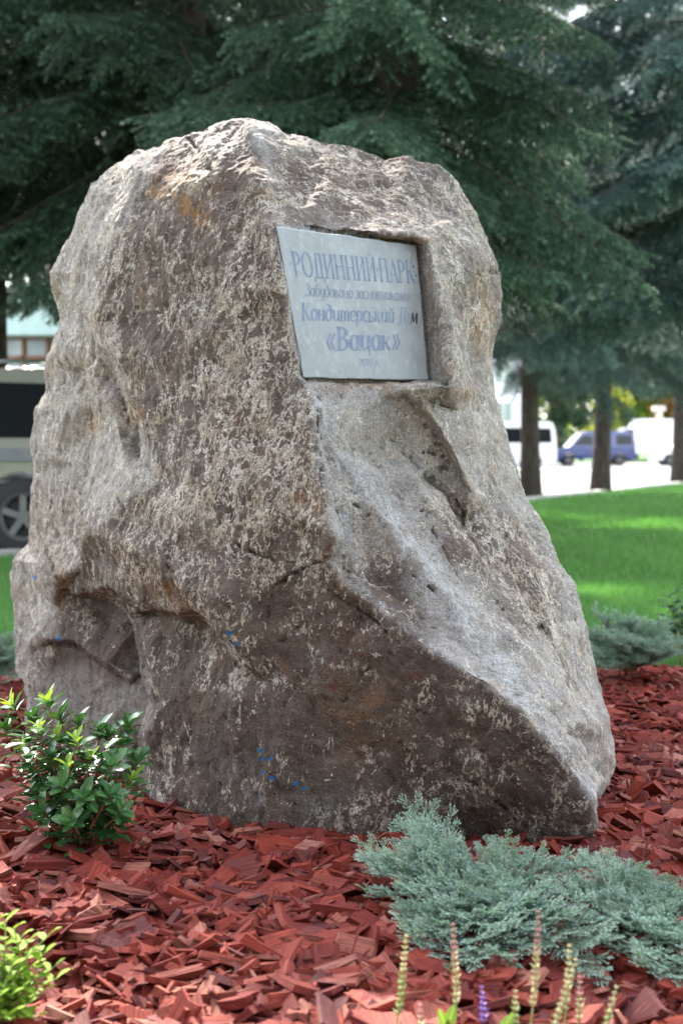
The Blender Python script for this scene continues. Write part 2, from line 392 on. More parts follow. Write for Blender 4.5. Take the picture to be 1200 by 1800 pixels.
PTS = [(330,330,4.66),(330,450,4.56),(340,600,4.44),(400,720,4.28),(420,850,4.18),(330,700,4.42),(300,500,4.60),(420,550,4.36),(400,400,4.46),(260,420,4.72),(240,560,4.68),
 (350,850,4.27),(290,890,4.38),(310,960,4.27),(420,960,4.12),(500,900,4.06),(480,760,4.18),(500,1000,4.03),(430,1060,4.08),(470,640,4.25),
 (240,915,4.50),(200,880,4.62),(225,820,4.64),(205,745,4.76),
 (340,1130,4.34),(420,1170,4.16),(400,1250,4.13),(350,1350,4.19),(330,1220,4.26),(500,1080,4.04),(480,1200,4.05),(600,1150,3.985),(600,1300,4.0),(500,1380,4.02),(700,1250,3.955),
 (700,1380,3.98),(800,1300,3.93),(900,1350,3.92),(850,1410,3.96),(960,1420,3.925),(560,1420,4.0),(640,1080,3.985),(780,1430,4.02),(900,1440,3.98),
 (60,1230,5.42),(150,1225,5.12),(220,1250,4.92),(150,1295,5.08),(40,1060,5.62),(100,1060,5.3),(150,1080,5.12),(190,1115,5.0),(60,1030,5.5),
 (130,480,5.2),(110,600,5.22),(135,620,5.08),(120,720,5.12),(90,800,5.25),(125,820,5.08),(95,900,5.22),(115,880,5.08),(80,940,5.35),(205,350,5.02),(150,420,5.18),(120,520,5.22),
 (630,730,4.26),(650,800,4.28),(640,930,4.09),(690,775,4.38),(760,850,4.42),(900,950,4.52),(860,880,4.52),(830,800,4.5),(850,760,4.62),
 (950,1100,4.38),(960,1020,4.52),(1000,1120,4.46),(1000,1200,4.3),(1020,1300,4.22),(1045,1350,4.3),(1055,1300,4.42),(930,1210,3.97),(1030,1210,4.44),(990,1290,4.02),
 (825,450,4.70),(800,380,4.86),(820,560,4.62),(812,650,4.52),(845,600,4.76),(855,520,4.85),(835,470,4.74),(840,690,4.66),(800,720,4.44),(846,660,4.74),
 (500,330,4.49),(600,340,4.62),(700,360,4.74),(770,370,4.86),(620,396,4.5),(560,290,4.72),(680,310,4.9),(500,270,4.66),(400,300,4.6),(350,280,4.78),(440,240,4.7),(300,300,4.84),
 (600,520,pqY(600,520,.03)),(680,560,pqY(680,560,.03)),(600,610,pqY(600,610,.03)),(700,480,pqY(700,480,.03)),(540,480,pqY(540,480,.025)),(560,600,pqY(560,600,.03))]
def make_boulder():
    idx = {}; pts = []
    def add(p):
        k = (p[0], p[1])
        if k not in idx: idx[k] = len(pts); pts.append(p)
        return idx[k]
    loop = [add(p) for p in OUT + OUTB + OUTL]
    bset = {idx[(p[0], p[1])] for p in OUTB}
    edges = [(loop[i], loop[(i + 1) % len(loop)]) for i in range(len(loop))]
    for l in LINES:
        ids = [add(p) for p in l]; edges += list(zip(ids[:-1], ids[1:]))
    for p in PTS: add(p)
    v2 = [Vector((p[0], -p[1])) for p in pts]
    ov, oe, of, vo, eo, fo = delaunay_2d_cdt(v2, edges, [], 1, 0.01)
    D3 = []
    for i, q in enumerate(ov):
        if vo[i]: Y = pts[vo[i][0]][2]
        else:      # crossing of two lines: nearest point's depth
            Y = min(pts, key=lambda t: (t[0] - q.x) ** 2 + (t[1] + q.y) ** 2)[2]
        D3.append(P(q.x, -q.y, Y))
    inv = {}
    for i, l in enumerate(vo):
        for k in l: inv[k] = i
    V = [p.copy() for p in D3]; F = [tuple(f) for f in of]
    lp = [inv[k] for k in loop]
    for k in bset: V[inv[k]].z = min(V[inv[k]].z, -0.04)
    def ring(sc, dy, zmin):
        out = []
        for k, vi in zip(loop, lp):
            p = V[vi]; q = Vector((-0.05 + (p.x + 0.05) * sc, p.y + dy - .35 * max(0, dy - .2) * (p.y - 4.5), 1.15 + (p.z - 1.15) * sc))
            if k in bset: q.z = zmin
            V.append(q); out.append(len(V) - 1)
        return out
    prev = lp
    for sc, dy in ((1.0, .12), (.95, .4), (.8, .7), (.45, .9)):
        r = ring(sc, dy, -.18)
        for i in range(len(prev)):
            j = (i + 1) % len(prev); F.append((prev[i], r[i], r[j], prev[j]))
        prev = r
    V.append(Vector((-.05, 5.7, .9))); c = len(V) - 1
    for i in range(len(prev)): F.append((prev[i], c, prev[(i + 1) % len(prev)]))
    me = bpy.data.meshes.new('stone_body'); me.from_pydata([tuple(v) for v in V], [], F)
    bm = bmesh.new(); bm.from_mesh(me); bmesh.ops.recalc_face_normals(bm, faces=bm.faces); bm.to_mesh(me); bm.free()
    o = bpy.data.objects.new('stone_tmp', me); COL.objects.link(o)
    m = o.modifiers.new('r', 'REMESH'); m.mode = 'VOXEL'; m.voxel_size = ROCK_VOX
    s = o.modifiers.new('s', 'SMOOTH'); s.iterations = 1; s.factor = .5
    dg = bpy.context.evaluated_depsgraph_get(); ev = o.evaluated_get(dg); me2 = bpy.data.meshes.new_from_object(ev)
    bpy.data.objects.remove(o); bpy.data.meshes.remove(me)
    n = len(me2.vertices); co = np.empty(n * 3, np.float32); me2.vertices.foreach_get('co', co); co = co.reshape(-1, 3).astype(float)
    def normals():
        nn = np.empty(n * 3, np.float32); me2.vertices.foreach_get('normal', nn); return nn.reshape(-1, 3).astype(float)
    def push(c): me2.vertices.foreach_set('co', c.astype(np.float32).ravel()); me2.update()
    px = co[:, 0] / co[:, 1] * FPX + 600; py = HOR - (co[:, 2] - CAMH) / co[:, 1] * FPX
    def gauss(cx, cy, rx, ry, ang=0.0):
        c, s_ = math.cos(ang), math.sin(ang); u = (px - cx) * c + (py - cy) * s_; w = -(px - cx) * s_ + (py - cy) * c
        return np.exp(-((u / rx) ** 2 + (w / ry) ** 2))
    # keep the niche floor flat: no relief under the plaque, fading out round it
    inside = np.ones(n)
    for i, (pad, wd) in enumerate(((6, 14), (42, 30), (16, 18), (10, 16))):
        a, b = PQ[i], PQ[(i + 1) % 4]; L = math.hypot(b[0] - a[0], b[1] - a[1])
        dd = ((b[0] - a[0]) * (py - a[1]) - (b[1] - a[1]) * (px - a[0])) / L
        inside = np.minimum(inside, np.clip((dd + pad) / wd, 0, 1))
    inside[co[:, 1] > 4.75] = 0
    keep = 1 - .92 * inside
    # broken facets, from hand-sized planes down to chips
    N = normals(); w1 = np.stack([perlin(co * 2.3 + k) for k in (3.1, 31.7, 57.2)], 1)
    d = plates(co * 2.6 + w1 * .25, 0) * .016 + plates(co * np.array((6, 6, 4.2)) + w1 * .5, 1) * .014
    co = co + N * (d * keep)[:, None]; push(co); N = normals()
    # crisp up arrises and hollows: push the form away from its own smoothed copy
    ed = np.empty(len(me2.edges) * 2, np.int32); me2.edges.foreach_get('vertices', ed); ed = ed.reshape(-1, 2); ea = np.r_[ed[:, 0], ed[:, 1]]; eb = np.r_[ed[:, 1], ed[:, 0]]; deg = np.maximum(1, np.bincount(ea, minlength=n))
    def smooth(c, it):
        for _ in range(it): c = .4 * c + .6 * np.stack([np.bincount(ea, weights=c[eb, k], minlength=n) / deg for k in range(3)], 1)
        return c
    s0 = smooth(co, 3); s1 = smooth(s0, 45); dv = s0 - s1; ln = np.linalg.norm(dv, axis=1)[:, None] + 1e-9; dv *= np.minimum(1, .03 / ln)
    co = s0 + dv * (.7 * keep)[:, None]; push(co); N = normals()
    w2 = np.stack([perlin(co * 7 + k) for k in (13.1, 1.7, 77.2)], 1)
    d = plates(co * np.array((13, 13, 9)) + w2 * .2, 2) * .0095 + plates(co * np.array((29, 29, 20)) + w2 * .5, 3) * .0050 + plates(co * 62, 4) * .0030
    dr = np.array((.62, .1, -.78)); along = co @ dr; str_ = perlin((co - np.outer(along, dr) * .85) * 17)
    slope = np.clip((px - (560 + (py - 700) * .42)) / 60, 0, 1) * np.clip((py - 660) / 60, 0, 1)
    # spalled skin: thin layers that end in sharp broken edges
    T = (fbm(co * np.array((4.2, 4.2, 2.3)) + w2 * .10 + 31, 6, gain=.56)) * 5.5 + 40; fr = T - np.floor(T)
    lay = np.floor(T) + np.clip((fr - .90) / .10, 0, 1); lay_edge = np.exp(-((fr - .95) / .055) ** 2); lay = lay - (T - .5)
    d = d * 1.0 + lay * .0034 * (1 - .25 * slope) + str_ * .0022 * slope + fbm(co * 30, 3) * .0016
    # open cracks
    crack = np.zeros(n)
    CR = [[(172,660),(180,760),(158,850),(140,950),(136,985)],[(172,660),(180,760),(158,850),(140,950)],[(88,865),(78,960),(103,1012),(150,1036),(200,1052)],[(205,870),(230,905),(215,950)],[(236,1090),(250,1170),(262,1235)],[(60,1160),(80,1128),(130,1142),(190,1178),(228,1205)],[(300,1000),(360,1050)],[(645,1170),(600,1230)],[(420,960),(480,985),(560,988)],[(700,560),(705,560)],[(330,240),(370,300)],[(560,700),(552,800),(568,860)],[(800,880),(850,990)],[(740,900),(800,1010)],[(880,1060),(930,1150)],[(532,670),(548,760),(566,850)],[(560,985),(520,1000),(490,1030),(470,1090)],[(580,1040),(660,1090),(700,1130)],
          [(835,1378),(870,1410),(900,1440)],[(690,760),(740,790),(775,800)],[(600,870),(660,915)],[(700,1000),(760,1040)],[(885,480),(830,478),(795,470)],[(520,1100),(490,1130),(480,1180)],
          [(100,560),(120,640),(112,700)]]
    for l in CR:
        for (a, b) in zip(l[:-1], l[1:]):
            ax, ay = a; bx, by = b; t = np.clip(((px - ax) * (bx - ax) + (py - ay) * (by - ay)) / ((bx - ax) ** 2 + (by - ay) ** 2), 0, 1)
            wob = w2[:, 0] * 8 + perlin(co * 30) * 7
            dist = np.hypot(px + wob - ax - t * (bx - ax), py + wob - ay - t * (by - ay)); crack = np.maximum(crack, np.exp(-(dist / 3.0) ** 2) * np.clip(.75 + 1.2 * w2[:, 1], 0, 1))
    crack *= (co[:, 1] < 5.3)
    co = co + N * ((d - crack * .016) * keep)[:, None]
    # dressed margin: nothing stands in front of the plaque face
    px = co[:, 0] / co[:, 1] * FPX + 600; py = HOR - (co[:, 2] - CAMH) / co[:, 1] * FPX
    def inside_by(pad):
        ins = np.full(n, 1e9)
        for i in range(4):
            a, b = PQ[i], PQ[(i + 1) % 4]; L = math.hypot(b[0] - a[0], b[1] - a[1])
            ins = np.minimum(ins, ((b[0] - a[0]) * (py - a[1]) - (b[1] - a[1]) * (px - a[0])) / L + pad[i])
        return (ins > 0) & (co[:, 1] < 4.75)
    nq = np.array(PQN)
    for pad, lim in (((4, -2, 2, 26), .010), ((2, -2, 0, 12), .004), ((-1, 0, -1, -1), -.0008), ((-9, -5, -9, -9), -.008)):
        q = (co - np.array(PQA)) @ nq; mk = inside_by(pad) & (q > lim); co[mk] -= nq * (q[mk] - lim)[:, None]
    push(co)
    # exposed broken edges carry pale mineral
    edge_p = np.zeros(n)
    for l in [LINES[0][2:13], LINES[0][13:], LINES[1], LINES[3], LINES[6], LINES[8], LINES[18], [(170,740,0),(210,725,0),(290,745,0),(340,765,0),(380,735,0),(395,755,0)], [(85,960,0),(92,880,0),(150,848,0)], [(150,860,0),(160,930,0),(170,960,0)],
              [(445,300,0),(455,345,0),(440,400,0),(420,430,0)], [(545,300,0),(542,340,0),(560,380,0)], [(420,430,0),(450,500,0),(445,570,0)], [(880,480,0),(800,478,0)], [(860,530,0),(820,600,0),(850,640,0)], [(700,905,0),(770,935,0),(800,960,0)], [(930,990,0),(965,1060,0),(985,1130,0)], [(640,1390,0),(610,1430,0),(585,1460,0)], [(520,1240,0),(560,1210,0),(600,1225,0)], [(775,1180,0),(780,1230,0),(765,1280,0)], [(500,1090,0),(480,1140,0),(490,1180,0)], [(680,1210,0),(720,1270,0),(760,1290,0)], [(820,1270,0),(845,1300,0)], [(800,1440,0),(850,1400,0)], [(285,1090,0),(290,1140,0),(300,1170,0)], [(310,1260,0),(335,1290,0)], [(930,1350,0),(980,1400,0),(1010,1440,0)], [(400,1180,0),(430,1230,0),(425,1270,0)], [(880,1290,0),(910,1330,0)], [(360,820,0),(365,900,0),(350,960,0)], [(410,800,0),(415,880,0),(430,950,0)], [(450,700,0),(455,790,0)], [(330,470,0),(400,520,0),(430,560,0)], [(260,540,0),(330,600,0)], [(1000,1080,0),(985,1150,0),(1020,1240,0)], [(960,1180,0),(1000,1290,0),(1010,1360,0)]]:
        for (a, b) in zip(l[:-1], l[1:]):
            ax, ay = a[0], a[1]; bx, by = b[0], b[1]; t = np.clip(((px - ax) * (bx - ax) + (py - ay) * (by - ay)) / ((bx - ax) ** 2 + (by - ay) ** 2), 0, 1)
            edge_p = np.maximum(edge_p, np.exp(-(np.hypot(px + w2[:, 0] * 14 - ax - t * (bx - ax), py + w2[:, 1] * 14 - ay - t * (by - ay)) / 5.0) ** 2))
    edge_p *= (co[:, 1] < 5.3) * np.clip(.55 + 1.6 * fbm(co * 16, 3), 0, 1); lay_edge = np.maximum(lay_edge, edge_p)
    # ---- colour zones of the stone, plus painted shade low down: brown weathered crust, grey fresh break, pale scuffed dust, rust, lime veins
    big = fbm(co * 1.7 + 5, 3); med = fbm(co * 5 + 9, 3)
    ridge_x = np.interp(py, [200, 400, 660, 780, 940, 985, 1090, 1170, 1260, 1330, 1400, 1480], [440, 480, 530, 550, 585, 566, 690, 800, 920, 980, 1030, 1045])
    right = np.clip((px - ridge_x) / 40 + .5 + med * .7, 0, 1)
    crust = np.clip(1.05 - 1.0 * right, 0, 1)
    crust = np.maximum(crust, .5 * np.clip((700 - py) / 120, 0, 1) * right)
    left = np.clip((np.interp(py, [250, 480, 560, 655, 780, 845, 950, 1300], [300, 172, 168, 222, 262, 275, 150, 40]) - px) / 25 + .5 + med * .6, 0, 1)
    crust = crust * (1 - .6 * left)
    crust = np.clip(crust + .8 * gauss(115, 930, 38, 80) + .7 * gauss(720, 1100, 90, 40, .8) * right + .75 * gauss(830, 960, 60, 100, -.5) + .5 * gauss(940, 1020, 50, 130, -.45)
                    + .7 * gauss(690, 1010, 70, 60, .8) + .4 * gauss(900, 1100, 60, 60) + .45 * gauss(620, 320, 130, 60) + .3 * big, 0, 1)
    crust = np.clip(crust - .8 * gauss(215, 820, 70, 45) - .7 * gauss(250, 1220, 22, 70) - .9 * gauss(140, 1230, 100, 60) - .4 * gauss(190, 1000, 30, 40), 0, 1)
    dust = np.clip(.45 * gauss(450, 1400, 40, 22) + .45 * gauss(550, 1420, 40, 25) + .4 * gauss(420, 1350, 60, 18) + gauss(560, 770, 25, 100, 0) * .6 + gauss(640, 850, 26, 150, -.62) * .9 + gauss(790, 1060, 30, 190, -.66) * 1.0 + gauss(900, 1200, 22, 110, -.6) * .9 + gauss(610, 920, 26, 70, -.3)
                   + gauss(700, 720, 90, 30) * .55 + gauss(430, 240, 70, 26) * .5 + gauss(740, 310, 60, 40) * .25 + gauss(620, 700, 80, 30) * .6 + gauss(980, 1300, 26, 90, -.3) * .5
                   + gauss(1000, 1060, 30, 60) * .35 + gauss(250, 770, 50, 40) * .35 + .25 * med, 0, 1)
    for i, wdt in ((0, 9), (3, 12), (1, 6)):      # lime mortar along the plaque's edges
        a, b = PQ[i], PQ[(i + 1) % 4]; t = np.clip(((px - a[0]) * (b[0] - a[0]) + (py - a[1]) * (b[1] - a[1])) / ((b[0] - a[0]) ** 2 + (b[1] - a[1]) ** 2), 0, 1)
        dust = np.maximum(dust, .95 * np.exp(-(np.hypot(px + w2[:, 0] * 5 - a[0] - t * (b[0] - a[0]), py + w2[:, 1] * 5 - a[1] - t * (b[1] - a[1])) / wdt) ** 2) * (co[:, 1] < 4.7))
    dust = np.maximum(dust, .75 * np.exp(-((px - ridge_x - 10) / 14) ** 2) * (py > 1000) * (py < 1420) * (co[:, 1] < 4.4))
    rust = np.clip(gauss(330, 325, 45, 22, .3) * .7 + gauss(280, 340, 25, 10) + gauss(340, 375, 50, 18, .6) * .7 + gauss(230, 730, 26, 16, .5) + gauss(165, 745, 14, 26) * .8 + gauss(530, 560, 18, 60) * .5
                   + gauss(540, 880, 28, 30) * .6 + gauss(850, 560, 20, 70) * .75 + gauss(640, 676, 50, 10) * .9 + gauss(690, 424, 60, 7) + gauss(815, 690, 26, 18) * .6 + gauss(290, 1040, 70, 22, .6) * .55
                   + gauss(640, 1250, 70, 60) * .25 + gauss(90, 510, 14, 28) * .8 + gauss(470, 345, 16, 12) * .6 + gauss(110, 1020, 10, 40) * .5, 0, 1.0)
    lowdark = np.clip((py - (1010 + .28 * (px - 300) * (px > 300))) / 120 + .25 * med, 0, 1) * (1 - right)  # brown lower face, darkened further by shade painted into its colour
    veins = np.clip(.62 - .20 * lowdark + .2 * left + .35 * big - .25 * dust * right + .35 * gauss(440, 560, 80, 130) + .3 * gauss(400, 850, 130, 130) + .3 * gauss(960, 1120, 60, 160, -.4) + .3 * gauss(800, 430, 60, 60)
                    - .5 * gauss(140, 1230, 100, 70) - .3 * gauss(700, 860, 60, 60), 0, 1)
    blue = np.zeros(n); red = np.zeros(n)
    for (x, y, rx, ry) in [(457,1319,6,3.5),(462,1334,5,3),(475,1334,5,3),(462,1358,4,3),(478,1368,6,3.5),(520,1378,6,4),(535,1386,5,3),(62,1015,4,4),(403,1113,6,4),(415,1131,7,3.5),(103,1123,4,4)]:
        blue = np.maximum(blue, gauss(x, y, rx * 1.25, ry * 1.25))
    rr = np.hypot((px - 628) / 1.25, py - 1188); red = np.exp(-((rr - 38) / 5) ** 2) * (px < 640) * (py < 1215) * .8
    red = np.maximum(red, .6 * gauss(725, 1192, 16, 10)); red = np.maximum(red, .35 * gauss(500, 1170, 14, 24)) * (co[:, 1] < 4.4)
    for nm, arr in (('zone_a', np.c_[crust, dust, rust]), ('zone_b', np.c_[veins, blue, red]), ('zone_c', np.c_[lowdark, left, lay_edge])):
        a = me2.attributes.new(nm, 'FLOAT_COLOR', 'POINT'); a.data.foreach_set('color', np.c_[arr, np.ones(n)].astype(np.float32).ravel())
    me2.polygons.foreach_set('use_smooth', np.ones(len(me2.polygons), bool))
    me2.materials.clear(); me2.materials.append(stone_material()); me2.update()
    return me2
def stone_material():
    m = Mat('boulder_stone'); tc = m.tc()
    za = m.sep(m.attr('zone_a').outputs['Color']); zb = m.sep(m.attr('zone_b').outputs['Color']); zc = m.sep(m.attr('zone_c').outputs['Color'])
    warp = m.noise(scale=9, detail=3, out=1)
    v1 = m.n('VectorMath', operation='MULTIPLY_ADD'); m.set(v1.inputs[0], warp); v1.inputs[1].default_value = (.06, .06, .06); m.set(v1.inputs[2], tc); wv = v1.outputs[0]
    fine = m.noise(scale=70, detail=8, rough=.75); mid = m.noise(scale=11, detail=6, rough=.62); grain = m.noise(m.mapping(tc, (1, 1, .55)), scale=240, detail=3, rough=.7)
    brown = m.ramp(mid, [(.25, (.070, .048, .037)), (.5, (.140, .103, .082)), (.75, (.23, .178, .148))])
    plum = m.ramp(m.noise(scale=3.2, detail=3), [(.42, 0.0), (.62, 1.0)])
    brown = m.mix(m.math('MULTIPLY', plum, .4), brown, (.115, .08, .074))
    grey = m.ramp(mid, [(.25, (.22, .195, .180)), (.5, (.37, .338, .315)), (.78, (.57, .53, .50))])
    edge = m.math('ADD', za[0], m.math('MULTIPLY', m.math('SUBTRACT', mid, .5), 1.1))
    c = m.mix(m.step(edge, .25, .75), grey, brown)
    c = m.mix(m.math('MULTIPLY', zc[1], .36), c, (.38, .345, .32))
    c = m.mix(m.math('MULTIPLY', zc[0], .35), c, (.085, .062, .049))  # lower face: its shade mixed into the stone colour
    # ochre and rust staining
    rs = m.math('MULTIPLY', m.math('MULTIPLY', za[2], 1.7), m.step(m.noise(wv, scale=22, detail=6, rough=.7), .38, .58), clamp=True)
    c = m.mix(m.math('MULTIPLY', rs, .85), c, m.ramp(fine, [(.3, (.22, .085, .028)), (.7, (.46, .26, .10))]))
    patch = m.step(m.noise(scale=6.5, detail=2), .56, .68)
    c = m.mix(m.math('MULTIPLY', patch, .22), c, (.28, .16, .09))
    # pale scuffed streaks, running down the slope
    sv = m.mapping(tc, (1.0, 1.0, .22), rot=(0, R(-36), 0)); sn = m.noise(sv, scale=34, detail=8, rough=.75)
    du = m.math('MULTIPLY', za[1], m.step(sn, .45, .60)); du = m.math('ADD', du, m.math('MULTIPLY', za[1], .12), clamp=True)
    c = m.mix(m.math('MULTIPLY', du, .72), c, m.ramp(fine, [(.3, (.46, .47, .49)), (.7, (.68, .69, .70))]))
    # lime veins: broken threads and flakes
    def threads(vec, scale, width, det=5):
        n_ = m.noise(vec, scale=scale, detail=det, rough=.66); return m.step(m.math('ABSOLUTE', m.math('SUBTRACT', n_, .5)), width, width * .25)
    lv = m.mapping(wv, (1.0, 1.0, .5))
    t1 = threads(lv, 5.5, .021, 7); t2 = threads(m.mapping(wv, (1.25, 1.25, .42), loc=(3, 1, 7)), 9, .021, 7); t3 = threads(m.mapping(wv, (1, 1, 1), loc=(9, 4, 2)), 8, .017, 7)
    g1 = m.step(m.math('ADD', m.noise(scale=4, detail=6, rough=.68), m.math('MULTIPLY', m.math('SUBTRACT', zb[0], .5), .36)), .48, .55)
    g2 = m.step(m.math('ADD', m.noise(m.mapping(tc, loc=(5, 5, 5)), scale=7, detail=6, rough=.72), m.math('MULTIPLY', m.math('SUBTRACT', zb[0], .5), .30)), .50, .57)
    flake = m.step(m.math('ADD', m.noise(m.mapping(wv, (1, 1, .6), loc=(2, 8, 1)), scale=17, detail=7, rough=.75), m.math('MULTIPLY', m.math('SUBTRACT', zb[0], .5), .16)), .635, .67)
    vein = m.math('MAXIMUM', m.math('MULTIPLY', t1, g1), m.math('MAXIMUM', m.math('MULTIPLY', t2, g2), m.math('MAXIMUM', m.math('MULTIPLY', t3, g1), m.math('MULTIPLY', flake, g2))))
    le = m.math('MULTIPLY', m.step(zc[2], .40, .72), m.step(m.math('ADD', m.noise(m.mapping(tc, loc=(7, 1, 3)), scale=9, detail=6, rough=.72), m.math('MULTIPLY', m.math('SUBTRACT', zb[0], .5), .34)), .46, .51))
    vein = m.math('MAXIMUM', vein, le); vein = m.math('MULTIPLY', vein, m.step(grain, .25, .55))
    c = m.mix(m.math('MULTIPLY', vein, .95), c, m.ramp(m.noise(scale=14, detail=3), [(.35, (.60, .49, .37)), (.6, (.86, .78, .68))]))
    # worn convex edges, darker hollows and cracks
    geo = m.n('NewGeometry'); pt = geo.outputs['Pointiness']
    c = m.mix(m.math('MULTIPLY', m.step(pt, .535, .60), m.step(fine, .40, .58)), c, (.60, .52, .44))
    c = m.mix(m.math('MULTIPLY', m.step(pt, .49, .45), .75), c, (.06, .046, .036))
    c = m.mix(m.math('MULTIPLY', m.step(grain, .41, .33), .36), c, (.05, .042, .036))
    c = m.mix(m.math('MULTIPLY', m.step(grain, .63, .72), .35), c, (.55, .52, .48))
    c = m.mix(1.0, c, m.ramp(m.noise(scale=150, detail=5, rough=.75), [(.34, (.55, .55, .56)), (.5, (1.0, 1.0, 1.0)), (.68, (1.5, 1.48, 1.45))]), 'MULTIPLY')
    bl = m.math('MULTIPLY', m.step(zb[1], .35, .6), m.step(fine, .36, .5)); c = m.mix(bl, c, (.03, .17, .42))
    c = m.mix(m.math('MULTIPLY', zb[2], m.step(mid, .42, .6)), c, (.22, .045, .035))
    chipv = m.voronoi(m.mapping(wv, (1, 1, .7)), 75); chip2 = m.voronoi(wv, 170)
    h = m.math('ADD', m.math('ADD', m.math('MULTIPLY', chipv, .16), m.math('MULTIPLY', chip2, .12)), m.math('MULTIPLY', fine, .9)); h = m.math('ADD', h, m.math('ADD', m.math('MULTIPLY', grain, .35), m.math('ADD', m.math('MULTIPLY', vein, .22), m.math('MULTIPLY', mid, .12))))
    nb = m.bump(h, 1.0, .020)
    return m.fin(c, m.ramp(fine, [(.3, .72), (.7, .92)]), nb, spec=.35)
ROCK_VOX = 0.0058
stone = tag(empty('memorial_boulder', (0, 4.5, 0)), 'tall brown and grey memorial boulder with an inscribed plaque, set in red mulch', 'boulder')
def under(o, parent):
    o.parent = parent; o.matrix_parent_inverse = Matrix.Translation(-parent.location); return o
body = under(link('stone_body', make_boulder()), stone)

# ---- plaque and its lettering
def homography(src, dst):
    A = []; b = []
    for (x, y), (u, v) in zip(src, dst):
        A += [[x, y, 1, 0, 0, 0, -u * x, -u * y], [0, 0, 0, x, y, 1, -v * x, -v * y]]; b += [u, v]
    h = np.linalg.solve(np.array(A, float), np.array(b, float)); return np.append(h, 1).reshape(3, 3)
def plaque_material():
    m = Mat('plaque_slate'); n1 = m.noise(scale=9, detail=5, rough=.65); n2 = m.noise(m.mapping(m.tc(), (1, 1, .3)), scale=60, detail=5, rough=.7)
    c = m.ramp(n1, [(.3, (.26, .28, .295)), (.55, (.31, .335, .35)), (.75, (.37, .395, .41))]); c = m.mix(m.step(n2, .5, .75), c, (.41, .43, .44))
    c = m.mix(m.math('MULTIPLY', m.step(m.noise(scale=26, detail=4), .58, .7), .35), c, (.36, .38, .38))
    return m.fin(c, .55, m.bump(n2, .25, .003), spec=.4)
def make_plaque():
    H = homography([(0, 0), (1, 0), (1, 1), (0, 1)], PQ)
    def at(s, t, lift):
        q = H @ np.array((s, t, 1)); return on_plaque(q[0] / q[2], q[1] / q[2], lift)
    # slab with slightly uneven edges
    k = 14; loop = []
    r = random.Random(3)
    for e in range(4):
        for i in range(k):
            u = i / k; s, t = [(u, 0), (1, u), (1 - u, 1), (0, 1 - u)][e]
            j = r.uniform(-.004, .004) if i else 0
            loop.append((s + (j if e % 2 else 0), t + (j if not e % 2 else 0)))
    mb = MB(); top = [at(s, t, .0) for s, t in loop]; low = [at(s, t, -.028) for s, t in loop]; n = len(loop)
    mb.raw(top + low, [tuple(reversed(range(n)))] + [(i, (i + 1) % n, n + (i + 1) % n, n + i) for i in range(n)])
    me = mb.mesh('plaque', plaque_material()); bm = bmesh.new(); bm.from_mesh(me); bmesh.ops.recalc_face_normals(bm, faces=bm.faces); bm.to_mesh(me); bm.free()
    o = under(link('plaque', me), stone); tag(o, 'pale blue-grey inscribed plaque let into the stone'); b = o.modifiers.new('bevel', 'BEVEL'); b.width = .004; b.segments = 2; b.limit_method = 'ANGLE'
    return o, at
PLAQUE, plaque_at = make_plaque()
